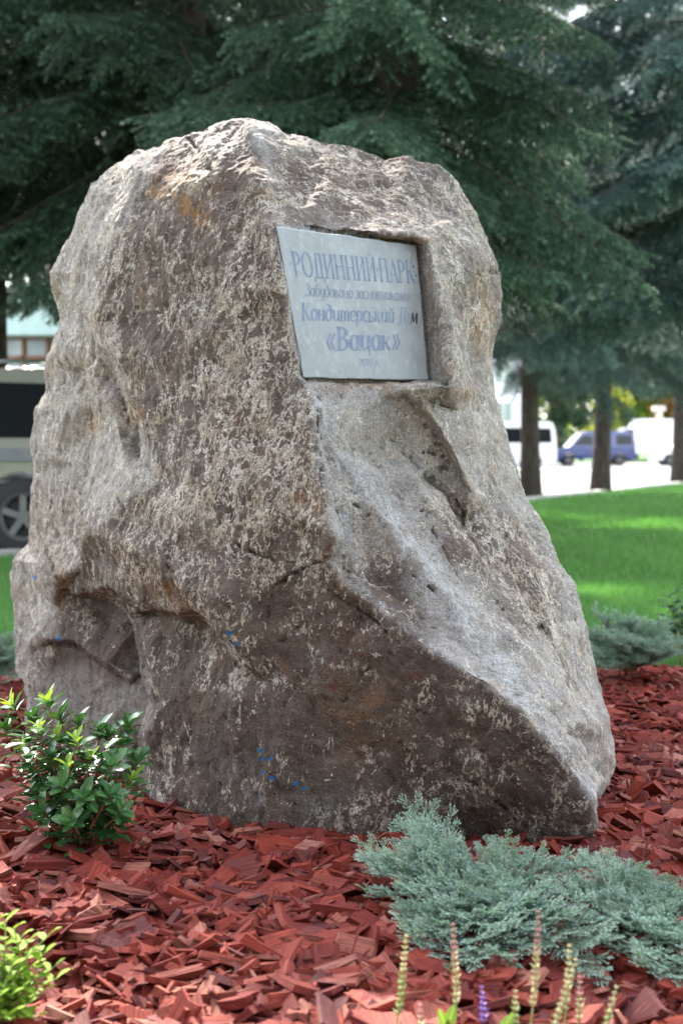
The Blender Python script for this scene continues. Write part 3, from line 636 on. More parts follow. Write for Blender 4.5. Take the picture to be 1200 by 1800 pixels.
# ------------------------------------------------------------------ lettering: broad-nib strokes, thick down, thin across
def arc(cx, cy, rx, ry, a0, a1, n=14):
    return [(cx + rx * math.cos(R(a0 + (a1 - a0) * i / n)), cy + ry * math.sin(R(a0 + (a1 - a0) * i / n))) for i in range(n + 1)]
def gl(w, *strokes): return (w, strokes)
def V_(x, y0=0, y1=1): return [(x, y0), (x, y1)]
SB = lambda x, y, h=.11: ('s', [(x - h, y), (x + h, y)])
def caps():
    g = {}
    g['Р'] = gl(.62, V_(.14), arc(.16, .74, .36, .26, 90, -90), SB(.14, 0), SB(.12, 1, .08))
    g['О'] = gl(.74, arc(.37, .5, .30, .5, 0, 360, 26))
    g['Д'] = gl(.74, [(.2, .03), (.3, 1)], V_(.58), ('s', [(.2, 1), (.68, 1)]), ('s', [(.04, .0), (.72, .0)]), ('s2', [(.06, .0), (.05, -.2)]), ('s2', [(.70, 0), (.71, -.2)]))
    g['И'] = gl(.76, V_(.15), V_(.61), ('t', [(.15, .06), (.61, .94)]), SB(.15, 0), SB(.61, 0), SB(.15, 1), SB(.61, 1))
    g['Й'] = gl(.76, *g['И'][1], ('t', arc(.38, 1.24, .13, .12, 180, 360, 8)))
    g['Н'] = gl(.76, V_(.15), V_(.61), ('t', [(.15, .52), (.61, .52)]), SB(.15, 0), SB(.61, 0), SB(.15, 1), SB(.61, 1))
    g['П'] = gl(.76, V_(.15), V_(.61), ('t', [(.08, 1), (.68, 1)]), SB(.15, 0), SB(.61, 0))
    g['А'] = gl(.70, ('t', [(.08, 0), (.36, 1)]), [(.36, 1), (.62, 0)], ('t', [(.18, .34), (.5, .34)]), SB(.08, 0, .09), SB(.62, 0))
    g['К'] = gl(.70, V_(.14), ('t', [(.16, .5), (.34, .56), (.52, .97)]), [(.3, .56), (.46, .2), (.64, 0)], SB(.14, 0), SB(.14, 1), SB(.54, 1, .07), SB(.66, 0, .07))
    g['·'] = gl(.20, ('d', (.10, .5, .06)))
    g['В'] = gl(.68, V_(.15), arc(.2, .77, .30, .23, 90, -90), arc(.2, .27, .38, .27, 90, -90), SB(.12, 0, .1), SB(.12, 1, .1))
    g['З'] = gl(.56, arc(.24, .77, .22, .23, 140, -90, 12), arc(.24, .27, .26, .27, 90, -145, 12))
    g['і'] = gl(.30, V_(.15, .05, .66), SB(.1, .64, .06), SB(.2, .02, .06), ('d', (.17, .9, .065)))
    # lower case, slanted forms
    xh = .66
    bowl = arc(.24, .33, .18, .33, 20, 340, 16); 
    g['а'] = gl(.54, arc(.25, .33, .19, .33, 0, 360, 18), V_(.44, .08, xh), ('t', arc(.52, .09, .08, .09, 180, 300, 5)))
    g['б'] = gl(.52, arc(.25, .33, .2, .33, 0, 360, 18), [(.05, .36), (.08, .75), (.22, .95)], ('t', [(.22, .95), (.46, 1.02)]))
    g['у'] = gl(.52, V_(.1, .2, xh), ('t', arc(.25, .2, .15, .2, 180, 330, 8)), [(.44, xh), (.42, 0), (.34, -.22)], ('t', arc(.2, -.18, .15, .12, 0, -150, 8)))
    g['д'] = gl(.54, arc(.25, .33, .2, .33, 0, 360, 18), [(.45, .3), (.43, .7), (.3, .92)], ('t', [(.3, .92), (.1, 1.0)]))
    g['о'] = gl(.50, arc(.25, .33, .2, .33, 0, 360, 18))
    g['в'] = gl(.52, V_(.1, .0, xh), arc(.14, .5, .22, .16, 90, -90, 9), arc(.14, .18, .28, .18, 90, -90, 9), ('t', [(.08, 0), (.16, 0)]))
    g['н'] = gl(.58, V_(.11, 0, xh), V_(.45, 0, xh), ('t', [(.11, .34), (.45, .34)]), SB(.1, .66, .05), SB(.47, 0, .06))
    g['и'] = gl(.58, V_(.11, .12, xh), V_(.45, .05, xh), ('t', [(.11, .1), (.2, .0), (.32, .06), (.45, .3)]), SB(.08, .65, .05), SB(.5, .02, .06))
    g['й'] = gl(.58, *g['и'][1], ('t', arc(.3, .9, .11, .1, 180, 360, 8)))
    g['к'] = gl(.54, V_(.1, 0, xh), ('t', [(.1, .33), (.26, .38), (.42, .64)]), [(.22, .38), (.36, .12), (.48, .0)], SB(.08, .65, .05))
    g['з'] = gl(.42, arc(.18, .51, .15, .15, 140, -90, 9), arc(.18, .18, .19, .18, 90, -145, 9))
    g['с'] = gl(.44, arc(.25, .33, .2, .33, 50, 310, 14))
    g['м'] = gl(.70, ('t', [(.05, 0), (.16, xh)]), [(.16, xh), (.3, .06)], ('t', [(.3, .06), (.52, xh)]), V_(.55, 0, xh), SB(.06, 0, .05), SB(.57, 0, .07))
    g['т'] = gl(.78, V_(.1, 0, xh), V_(.37, 0, xh - .06), V_(.64, .02, xh - .06), ('t', arc(.24, .5, .13, .15, 170, 10, 7)), ('t', arc(.51, .5, .13, .15, 170, 10, 7)), SB(.68, .02, .05))
    g['е'] = gl(.46, arc(.25, .33, .2, .33, 10, 310, 16), ('t', [(.07, .33), (.44, .38)]))
    g['р'] = gl(.54, V_(.1, -.28, xh), arc(.25, .33, .2, .33, 150, -150, 16), SB(.1, -.28, .08))
    g['ь'] = gl(.48, V_(.1, 0, xh), arc(.14, .18, .26, .19, 90, -90, 9), ('t', [(.08, 0), (.16, 0)]))
    g['ц'] = gl(.60, *g['и'][1], ('t', [(.5, .02), (.56, -.08), (.5, -.24)]))
    g['«'] = gl(.56, ('c', [(.28, .72), (.1, .36), (.28, 0)]), ('c', [(.48, .72), (.3, .36), (.48, 0)]))
    g['»'] = gl(.56, ('c', [(.08, .72), (.26, .36), (.08, 0)]), ('c', [(.28, .72), (.46, .36), (.28, 0)]))
    g['2'] = gl(.52, arc(.25, .74, .2, .24, 165, -30, 11), ('t', [(.42, .62), (.08, .04)]), [(.06, .04), (.46, .04)])
    g['0'] = gl(.54, arc(.27, .5, .21, .49, 0, 360, 20))
    g['1'] = gl(.36, V_(.2), ('t', [(.06, .82), (.2, 1)]), SB(.2, 0, .1))
    g['.'] = gl(.20, ('d', (.1, .05, .06)))
    g[' '] = gl(.28)
    return g
GLY = caps()
def text_mesh(name, text, s0, s1, base0, base1, height, mat, slant=0.0, thick=.15, thin=.05, only=None, skip=None, lift=.0006):
    """One line of lettering on the plaque: s0..s1 across, baseline base0..base1 (plaque fractions), cap height as a fraction."""
    tot = sum(GLY[c][0] for c in text); mb = MB(); x = 0.0; layer = 0
    for gi, ch in enumerate(text):
        w, st = GLY[ch]
        if not ((only is not None and gi not in only) or (skip is not None and gi in skip)):
            for k, s in enumerate(st):
                kind = 'n'
                if isinstance(s, tuple): kind, s = s
                lf = lift + .00012 * k
                def put(u, v):
                    f = (x + u + slant * v) / tot; ss = s0 + (s1 - s0) * f; bb = base0 + (base1 - base0) * f
                    return plaque_at(ss, bb - v * height, lf)
                if kind == 'd':
                    cx, cy, r = s; mb.face([put(cx + r * math.cos(a * PI / 5), cy + r * math.sin(a * PI / 5)) for a in range(10)]); continue
                n = len(s); A = []; B = []
                for i in range(n):
                    a = s[max(i - 1, 0)]; b = s[min(i + 1, n - 1)]
                    if n > 3 and s[0] == s[-1] or (n > 3 and math.hypot(s[0][0] - s[-1][0], s[0][1] - s[-1][1]) < 1e-6):
                        if i in (0, n - 1): a, b = s[-2], s[1]
                    dx, dy = b[0] - a[0], b[1] - a[1]; l = math.hypot(dx, dy) or 1; dx /= l; dy /= l
                    hw = {'n': (thin + (thick - thin) * abs(dy) ** 1.6) / 2, 't': thin / 2, 's': thin / 2, 's2': thin * .7, 'c': thin * .9}[kind]
                    A.append(put(s[i][0] - dy * hw, s[i][1] + dx * hw)); B.append(put(s[i][0] + dy * hw, s[i][1] - dx * hw))
                for i in range(n - 1): mb.face([A[i], A[i + 1], B[i + 1], B[i]])
        x += w
    me = mb.mesh(name, mat); bm = bmesh.new(); bm.from_mesh(me)
    for f in bm.faces:
        f.normal_update()
        if f.normal.dot(PQN) < 0: f.normal_flip()
    bm.to_mesh(me); bm.free()
    o = link(name, me); o.parent = PLAQUE; o.matrix_parent_inverse = (Matrix.Translation(stone.location) @ PLAQUE.matrix_parent_inverse).inverted()
    return o
def letter_mat(name, c, fade):
    m = Mat(name); n = m.noise(scale=45, detail=4, rough=.7); k = m.mix(m.step(n, .35, .75), c, fade); return m.fin(k, .6)
blue_l = letter_mat('faded_blue_letter', (.14, .18, .27), (.22, .27, .34)); grey_l = letter_mat('faded_grey_letter', (.15, .185, .25), (.22, .26, .32))
pale_l = letter_mat('washed_letter', (.18, .23, .31), (.24, .285, .345)); black_l = letter_mat('black_letter', (.02, .022, .025), (.04, .04, .045))
t1 = '·РОДИННИЙ·ПАРК·'
text_mesh('inscription_line', t1, .045, .985, .300, .268, .155, blue_l, 0, .15, .045, skip=[len(t1) - 1])
dots = MB()
for (s, t) in ((.962, .150), (.978, .212)): dots.face([plaque_at(s + .0065 * math.cos(a * PI / 5), t + .0075 * math.sin(a * PI / 5), .0008) for a in range(10)])
dm = dots.mesh('worn_dot', black_l); do = link('worn_dot', dm); do.parent = PLAQUE; do.matrix_parent_inverse = (Matrix.Translation(stone.location) @ PLAQUE.matrix_parent_inverse).inverted()
text_mesh('inscription_line', 'Забудовано засновниками', .115, .900, .425, .400, .082, grey_l, .2, .13, .05)
t3 = 'Кондитерський Дім'; k = len(t3)
text_mesh('inscription_line', t3, .060, .955, .590, .560, .115, blue_l, .2, .17, .055, skip=[k - 1, k - 2, k - 3])
text_mesh('inscription_line', t3, .060, .955, .590, .560, .115, pale_l, .2, .13, .04, only=[k - 2, k - 3])
text_mesh('inscription_line', t3, .060, .955, .590, .560, .115, black_l, .2, .15, .055, only=[k - 1])
text_mesh('inscription_line', '«Вацак»', .195, .790, .795, .770, .165, blue_l, .16, .18, .05)
text_mesh('inscription_line', '2010 р.', .430, .600, .905, .897, .058, pale_l, .12, .14, .06)
# ------------------------------------------------------------------ spruces
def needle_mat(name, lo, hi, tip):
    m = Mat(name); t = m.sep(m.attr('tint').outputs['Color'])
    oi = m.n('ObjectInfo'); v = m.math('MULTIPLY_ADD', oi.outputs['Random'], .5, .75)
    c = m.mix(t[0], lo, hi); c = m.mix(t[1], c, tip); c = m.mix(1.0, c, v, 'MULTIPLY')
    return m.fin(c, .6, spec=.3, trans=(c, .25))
NEED = {'green': needle_mat('spruce_needles_green', (.024, .048, .03), (.10, .18, .115), (.22, .32, .23)),
        'blue': needle_mat('spruce_needles_blue', (.04, .075, .062), (.16, .25, .235), (.33, .45, .43)),
        'dark': needle_mat('spruce_needles_dark', (.025, .05, .036), (.08, .14, .115), (.15, .23, .20))}
def mat_bark(name='spruce_bark', a=(.022, .017, .013), b=(.085, .068, .055)):
    m = Mat(name); v = m.mapping(m.tc(), (1, 1, .35)); n = m.noise(v, scale=14, detail=6, rough=.7); k = m.voronoi(v, 16)
    return m.fin(m.ramp(m.math('ADD', n, m.math('MULTIPLY', k, -.3)), [(.15, a), (.6, b)]), .95, m.bump(n, 1.0, .03))
BARK = mat_bark(); TWIG = mat_bark('spruce_twig', (.025, .018, .013), (.07, .05, .038))
def frame_for(d):
    d = d / np.linalg.norm(d); a = np.array((0, 0, 1.0)) if abs(d[2]) < .9 else np.array((1.0, 0, 0)); u = np.cross(a, d); u /= np.linalg.norm(u); return d, u, np.cross(d, u)
def branch_mesh(name, seed, L, bare, mats, droop, dens=1.0):
    """A flat drooping spruce bough: axis, hanging side twigs, needle-clad shoots."""
    r = np.random.default_rng(seed); mb = MB(); NV, NC = [], []
    def axis_pt(t): return np.array((L * t * (1 - .06 * t), L * .05 * math.sin(t * 3 + seed), -droop * L * (t ** 1.5) * .55 + .13 * L * max(0, t - .6) ** 1.5))
    pts = [axis_pt(t) for t in np.linspace(0, 1, 12)]
    mb.tube([Vector(p) for p in pts], list(np.linspace(.017, .004, 12)), 5)
    def shoot(p, d, ln, tip):
        """needles round a shoot"""
        d, u, w = frame_for(d); n = max(14, int(ln * 330 * dens))
        t = r.uniform(0, 1, n); a = r.uniform(0, 2 * PI, n); rad = np.cos(a)[:, None] * u + np.sin(a)[:, None] * w
        base = p + d * (t * ln)[:, None]; nl = .037 * r.uniform(.7, 1.25, n)[:, None] * (1.1 - .35 * t[:, None])
        tipv = base + (rad * .82 + d * .62) * nl; sd = np.cross(rad, d) * .0055
        NV.append(np.stack([base - sd, base + sd, tipv], 1).reshape(-1, 3))
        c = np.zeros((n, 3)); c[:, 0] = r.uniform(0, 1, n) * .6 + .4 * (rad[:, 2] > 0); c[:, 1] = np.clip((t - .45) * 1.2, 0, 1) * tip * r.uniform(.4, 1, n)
        NC.append(np.repeat(c, 3, 0))
    def twig(p, d, ln, tip, lvl):
        d = d / np.linalg.norm(d); k = max(2, int(ln / .105)); side = np.cross(d, (0, 0, 1.0)); side /= (np.linalg.norm(side) + 1e-6); q = p.copy(); dd = d.copy(); path = [p]
        for i in range(k):
            dd = dd + np.array((0, 0, -.05 - .06 * r.random())) + r.normal(0, .05, 3); dd /= np.linalg.norm(dd)
            q2 = q + dd * (ln / k); shoot(q, dd, ln / k * 1.1, tip * (i >= k - 2)); q = q2; path.append(q)
            f = 1 - .55 * i / k
            if lvl == 0 or ln > .3:
                for s in (-1, 1):
                    if r.random() < .78:
                        sd = dd * .6 + side * s * (.5 + .6 * r.random()) + np.array((0, 0, -.35 + .6 * r.random())); l2 = (.05 + .17 * r.random()) * f * (1 + .6 * (ln > .5))
                        if l2 > .19 and lvl == 0: twig(q, sd, l2, tip, 1)
                        else: shoot(q, sd, l2, tip)
        shoot(q, dd, .09, tip)
        if lvl == 0: mb.tube([Vector(x) for x in path], list(np.linspace(.006, .0015, len(path))), 3, False)
    t = bare
    while t < .99:
        p = axis_pt(t); ax = axis_pt(min(1, t + .02)) - axis_pt(t - .02); ax /= np.linalg.norm(ax)
        env = (min(1, (t - bare) / .25 + .35)) * (1 - t) ** .75
        for s in (-1, 1):
            ln = (.18 + 1.15 * env * L / 2.8) * r.uniform(.65, 1.1)
            d = ax * (.55 + .3 * r.random()) + np.array((0, s * (.75 + .2 * r.random()), -.25 - .35 * r.random() * droop * 2)); twig(p, d, ln, 1.0, 0)
        if r.random() < .55: twig(p, ax * .5 + np.array((0, r.normal(0, .2), -.9)), (.2 + .5 * env) * r.uniform(.5, 1), .8, 0)
        t += (.040 + .022 * r.random()) * 2.6 / L
    twig(axis_pt(.97), axis_pt(1) - axis_pt(.95), .25, 1.0, 0)
    NVc = np.concatenate(NV); NCc = np.concatenate(NC)
    bv = np.array(mb.v); bf = []
    for f in mb.f:
        for i in range(1, len(f) - 1): bf.append((f[0], f[i], f[i + 1]))
    bf = np.array(bf); V = np.concatenate([bv, NVc]); F = np.concatenate([bf, np.arange(len(NVc)).reshape(-1, 3) + len(bv)])
    C = np.concatenate([np.zeros((len(bv), 3)), NCc]); mi = np.r_[np.zeros(len(bf), int), np.ones(len(NVc) // 3, int)]
    return np_mesh(name, V, F, mats, col=C, midx=mi)
BR = {}
for kind in NEED:
    first = kind == 'green'
    for k in range(5):
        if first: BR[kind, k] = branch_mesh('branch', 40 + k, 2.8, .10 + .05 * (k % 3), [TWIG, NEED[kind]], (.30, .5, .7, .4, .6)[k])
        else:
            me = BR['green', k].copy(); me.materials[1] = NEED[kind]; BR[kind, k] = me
print('branch tris', [len(BR['green', k].polygons) for k in range(5)])
def spruce(label, base, height, rad, low, kind, lean=(0, 0), seed=0, r0=.22, step=.42, per=5, top_step=None, stubs=True):
    rr = random.Random(seed); root = tag(empty('spruce_tree', base), label, 'tree', 'spruces round the lawn')
    mb = MB(); n = 14; path = [Vector((lean[0] * (i / n) ** .8 * height, lean[1] * i / n * height, height * i / n - .1)) for i in range(n + 1)]
    mb.tube(path, [max(.02, r0 * (1.25 if i == 0 else 1) * (1 - i / n) ** .8) for i in range(n + 1)], 12)
    def tp(z):
        f = max(0, min(n - 1e-3, (z + .1) / height * n)); i = int(f); return path[i].lerp(path[i + 1], f - i)
    if stubs:      # dead twig stubs on the bare trunk
        for i in range(16):
            z = rr.uniform(.5, low + .6); a = rr.uniform(0, 6.28); p = tp(z); d = Vector((math.cos(a), math.sin(a), -.15)); ln = rr.uniform(.1, .35)
            mb.tube([p + d * r0 * .5, p + d * (r0 * .8 + ln)], [.014, .005], 4)
    mb.build('trunk', BARK, root, smooth=True)
    z = low; a0 = rr.random() * 6; cnt = 0
    while z < height - .5:
        f = (z - low) / (height - low); ln = rad * (1 - f) ** .85 + .35
        if f < .06: ln *= .8
        for k in range(per):
            a = a0 + 2 * PI * k / per + rr.uniform(-.3, .3); zz = z + rr.uniform(-.18, .18)
            s = ln * rr.uniform(.8, 1.12) / 2.8
            M = Matrix.Translation(tp(zz)) @ Matrix.Rotation(a, 4, 'Z') @ Matrix.Rotation(R(rr.uniform(-6, 10) - 22 * f + 6), 4, 'Y') @ Matrix.Rotation(R(rr.uniform(-12, 12)), 4, 'X') @ Matrix.Diagonal((s, s * rr.choice((-1, 1)), s, 1))
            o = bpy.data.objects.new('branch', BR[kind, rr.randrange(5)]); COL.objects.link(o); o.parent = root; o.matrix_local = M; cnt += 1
        a0 += 2.4 * .5 + .4; z += step * (1 if z < 5.5 or not top_step else top_step)
    return root
def gp(px, Y): return Vector(((px - 600) / FPX * Y, Y, 0))
spruce('large green spruce standing close behind the boulder', gp(705, 11.6), 15.5, 2.1, 2.95, 'green', seed=3, r0=.24, step=.40, per=6, top_step=1.5)
spruce('green spruce behind the parked car, its boughs hanging over the car roof', gp(-20, 15.5), 13.2, 3.5, 3.85, 'green', seed=5, r0=.24, step=.42, per=6, top_step=1.5)
spruce('green spruce between the parked car and the large one, boughs meeting over the boulder', gp(330, 14.2), 16.5, 2.7, 3.5, 'green', seed=33, r0=.24, step=.42, per=6, top_step=1.3)
spruce('spruce with a bare trunk at the near lawn edge, blue-green boughs above the minibus', gp(932, 29.5), 15, 3.6, 3.7, 'blue', (-.006, 0), seed=8, r0=.21, step=.5, per=6)
spruce('spruce with a leaning bare trunk in front of the blue van', gp(1054, 33), 15, 3.9, 3.8, 'blue', (.022, 0), seed=9, r0=.22, step=.5, per=6)
spruce('outermost blue spruce along the road, its trunk in front of the white truck', gp(1194, 40), 17, 4.2, 4.3, 'blue', (.012, 0), seed=12, r0=.25, step=.55, per=6)
spruce('blue spruce on the open lawn with long pale boughs hanging low', gp(1265, 18), 15, 3.0, 3.3, 'blue', seed=14, r0=.24, step=.46, per=6)
spruce('dark spruce behind the large green one', gp(560, 24), 16, 4.0, 4.6, 'dark', seed=21, r0=.26, step=.6, per=6)
spruce('dark spruce beyond the parked car roof, behind the front row', gp(200, 27), 17, 4.2, 5.2, 'dark', seed=22, r0=.26, step=.6, per=6)
spruce('dark spruce filling the gap over the boulder crest', gp(735, 20), 16, 3.0, 4.6, 'dark', seed=25, r0=.24, step=.55, per=6)
# ------------------------------------------------------------------ red wood-chip mulch
def mat_chip():
    m = Mat('dyed_wood'); uv = m.tc('UV'); t = m.sep(m.attr('tint').outputs['Color'])
    g = m.noise(m.mapping(uv, (14, 190, 1)), scale=1.0, detail=4, rough=.6); big = m.noise(m.mapping(uv, (30, 30, 1)), scale=1.0, detail=3)
    c = m.mix(t[0], (.110, .0125, .009), (.235, .036, .021)); c = m.mix(m.math('MULTIPLY', t[1], 1.0), c, (.32, .13, .095)); c = m.mix(t[2], c, (.07, .022, .024))
    c = m.mix(m.math('MULTIPLY', m.step(g, .56, .40), .55), c, (.05, .007, .005)); c = m.mix(m.math('MULTIPLY', m.step(g, .56, .72), .3), c, (.36, .09, .06))
    c = m.mix(m.math('MULTIPLY', m.step(big, .55, .75), .2), c, (.30, .08, .058))
    return m.fin(c, .75, m.bump(g, .7, .004), spec=.18)
CHIP = mat_chip()
def chip_geo(r, big=False):
    """An irregular split chip: flat slab with torn ends. Returns V, F(tris), uv."""
    L = r.uniform(.045, .10) if not big else r.uniform(.09, .145); Wd = L * r.choice([r.uniform(.14, .3), r.uniform(.4, .85), r.uniform(.45, .9), r.uniform(.3, .7)]); T = r.choice([r.uniform(.004, .008), r.uniform(.007, .018)]) * (1.2 if big else 1)
    if not big and r.random() < .14: L = r.uniform(.08, .17); Wd = r.uniform(.004, .009); T = r.uniform(.003, .006)
    sk = r.uniform(-.3, .3) * Wd; ne = 3 if not big else 5; out = []
    for i in range(ne): y = -Wd / 2 + Wd * i / (ne - 1); out.append((L / 2 + sk * y / Wd + r.uniform(-.10, .07) * L * (.5 if i in (0, ne - 1) else 1), y))
    if big: out.append((r.uniform(-.2, .2) * L, Wd / 2 * r.uniform(.85, 1.1)))
    for i in range(ne): y = Wd / 2 - Wd * i / (ne - 1); out.append((-L / 2 + sk * y / Wd + r.uniform(-.07, .10) * L * (.5 if i in (0, ne - 1) else 1), y))
    if big: out.append((r.uniform(-.2, .2) * L, -Wd / 2 * r.uniform(.85, 1.1)))
    n = len(out); bend = r.uniform(-.04, .04); tw = r.uniform(-.12, .12)
    V = []; tp = r.uniform(-.4, .4); ins = r.uniform(.86, .98)
    for lay, k in ((0, 1.0), (1, ins)):
        for (x, y) in out:
            z = (T if lay else 0) * (1 + tp * x / L) + bend * x * x / L * 2 + tw * x * y / L
            V.append((x * k, y * k, z))
    V.append((0, 0, T * 1.02)); V.append((0, 0, 0)); F = []
    for i in range(n):
        j = (i + 1) % n; F += [(i, j, n + j), (i, n + j, n + i), (n + i, n + j, 2 * n), (j, i, 2 * n + 1)]
    o = r.uniform(0, 50); uv = [(v[0] + o, v[1] + v[2] * .8 + o) for v in V]
    return np.array(V), np.array(F), np.array(uv)
def chip_tint(r):
    a = r.random(); t = [r.random(), 0, 0]
    if a < .13: t[1] = r.uniform(.35, 1.0)
    elif a < .30: t[2] = r.uniform(.35, .9)
    elif a < .4: t[1] = r.uniform(0, .3)
    return t
def rock_free(x, y):
    # foot of the boulder
    poly = [(-1.28, 5.5), (-.95, 5.02), (-.62, 4.42), (-.52, 4.27), (-.27, 4.10), (.0, 4.02), (.3, 4.03), (.62, 3.98), (.73, 4.0), (.79, 4.3), (.84, 4.6), (.8, 5.4), (-.3, 6.2), (-1.2, 6.3)]
    c = False; j = len(poly) - 1
    for i in range(len(poly)):
        if (poly[i][1] > y) != (poly[j][1] > y) and x < (poly[j][0] - poly[i][0]) * (y - poly[i][1]) / (poly[j][1] - poly[i][1]) + poly[i][0]: c = not c
        j = i
    return not c
def make_chips():
    r = random.Random(11); small = [chip_geo(r) for _ in range(60)]; large = [chip_geo(r, True) for _ in range(40)]
    items = []
    def scatter(n, x0f, y0, y1, big, lay):
        k = 0
        while k < n:
            y = r.uniform(y0, y1); xm = x0f(y); x = r.uniform(-xm, xm)
            if y > bed_far(x) - .02 or not rock_free(x, y): k += 1; continue
            tilt = r.gauss(0, 21 if big else 27); tilt2 = r.gauss(0, 15 if big else 20)
            s = r.uniform(.8, 1.15); z = float(bed_z(x, y)) + lay + r.uniform(0, .012)
            items.append((x, y, z, tilt, tilt2, r.uniform(0, 360), s, big, r.randrange(40 if big else 60), chip_tint(r))); k += 1
    xf = lambda y: y * .24 + .32
    scatter(4000, xf, 1.9, 5.0, False, .002); scatter(3400, xf, 1.9, 5.0, False, .012); scatter(2600, xf, 1.9, 5.0, False, .024); scatter(1200, xf, 1.9, 5.0, False, .034)
    scatter(5200, xf, 4.6, 7.3, False, .004); scatter(4200, xf, 4.6, 7.3, False, .016)
    scatter(900, xf, 1.9, 7.3, True, .012); scatter(900, xf, 1.9, 5.0, True, .022); scatter(420, xf, 2.2, 4.6, True, .03)
    # piled slightly against the stone
    def Mx(it): return Matrix.Translation((it[0], it[1], it[2])) @ Matrix.Rotation(R(it[5]), 4, 'Z') @ Matrix.Rotation(R(it[3]), 4, 'X') @ Matrix.Rotation(R(it[4]), 4, 'Y') @ Matrix.Scale(it[6], 4)
    def seen(it):
        x, y = it[0], it[1]; px = x / y * FPX + 600; py = HOR + FPX * (CAMH - it[2]) / y
        if not (8 < px < 1192 and 1400 < py < 1792): return -1
        if 620 < px < 1200 and 1450 < py < 1690 and py > 1400 and px > 640: return -1      # under the juniper
        if px < 270 and py < 1515: return -1
        return (it[2] * 60 + it[6]) / y
    order = sorted([i for i in range(len(items)) if items[i][7] and seen(items[i]) > 0], key=lambda i: -seen(items[i]))[:300]
    sel = set(order); meshes = {}
    names = 0
    for i in order:
        it = items[i]; key = (it[8], names % 3)
        if key not in meshes:
            V, F, uv = large[it[8]]; ct = chip_tint(r); meshes[key] = (np_mesh('wood_chip', V, F, CHIP, uv=uv, col=np.tile(ct, (len(V), 1))), 'pale faded' if ct[1] > .35 else 'dark purplish' if ct[2] > .35 else 'brick red')
        names += 1
        o = link('wood_chip', meshes[key][0], None, Mx(it)); tag(o, 'large ' + meshes[key][1] + ' wood chip lying on top of the mulch in front of the boulder', 'wood chip', 'large ' + meshes[key][1] + ' wood chips in front of the boulder')
    Vs, Fs, Us, Cs = [], [], [], []; off = 0
    for i, it in enumerate(items):
        if i in sel: continue
        V, F, uv = (large if it[7] else small)[it[8]]; M = np.array(Mx(it)); Vs.append(V @ M[:3, :3].T + M[:3, 3]); Fs.append(F + off); Us.append(uv); Cs.append(np.tile(it[9], (len(V), 1))); off += len(V)
    me = np_mesh('wood_chip_mulch', np.concatenate(Vs), np.concatenate(Fs), CHIP, uv=np.concatenate(Us), col=np.concatenate(Cs))
    tag(link('wood_chip_mulch', me), 'deep layer of dyed red wood chips covering the bed around the boulder', 'mulch', kind='stuff')
    print('chips', len(items), 'faces', len(me.polygons))
make_chips()
# ------------------------------------------------------------------ garden plants
def leaf_geo(L, Wd, fold=.25, curl=.25, n=5, tipsharp=.7):
    V = []; F = []
    for i in range(n + 1):
        t = i / n; w = Wd / 2 * (math.sin(PI * min(1, t ** 1.15 * .95 + .03)) ** tipsharp); z = -curl * L * t * t
        for s in (-1, 0, 1): V.append((L * t, s * w, z + abs(s) * w * fold))
    for i in range(n):
        for k in (0, 1): a = i * 3 + k; F.append((a, a + 3, a + 4, a + 1))
    return V, F
def leaf_mesh(name, L, Wd, mat, **kw):
    V, F = leaf_geo(L, Wd, **kw); me = np_mesh(name, V, F, mat, True, uv=[(v[0] / L, v[1] / Wd + .5) for v in V]); return me
def leaf_mat(name, lo, hi, rough=.3, tr=.25, spec=.5, vein=True):
    m = Mat(name); oi = m.n('ObjectInfo'); n = m.noise(scale=40, detail=3); c = m.mix(oi.outputs['Random'], lo, hi); c = m.mix(m.math('MULTIPLY', n, .5), c, [x * .55 for x in lo])
    uv = m.n('SeparateXYZ'); m.set(uv.inputs[0], m.tc('UV')); mid = m.step(m.math('ABSOLUTE', m.math('SUBTRACT', uv.outputs[1], .5)), .05, .01)
    if vein: c = m.mix(m.math('MULTIPLY', mid, .45), c, [min(1, x * 2.2) for x in hi])
    return m.fin(c, rough, m.bump(n, .2, .003), spec=spec, trans=(m.mix(1.0, c, (1.5, 1.5, .7), 'MULTIPLY'), tr))
def put_leaf(name, me, parent, p, d, up, s):
    d = d.normalized(); y = up.cross(d)
    if y.length < 1e-3: y = Vector((0, 1, 0)).cross(d)
    y.normalize(); z = d.cross(y); M = Matrix((d, y, z)).transposed().to_4x4(); M.translation = p
    o = bpy.data.objects.new(name, me); COL.objects.link(o); o.parent = parent; o.matrix_local = M @ Matrix.Scale(s, 4); return o
STEM = plain('woody_stem', (.20, .085, .04), .7, bump=.3, scale=60); GSTEM = plain('green_stem', (.16, .22, .05), .6)
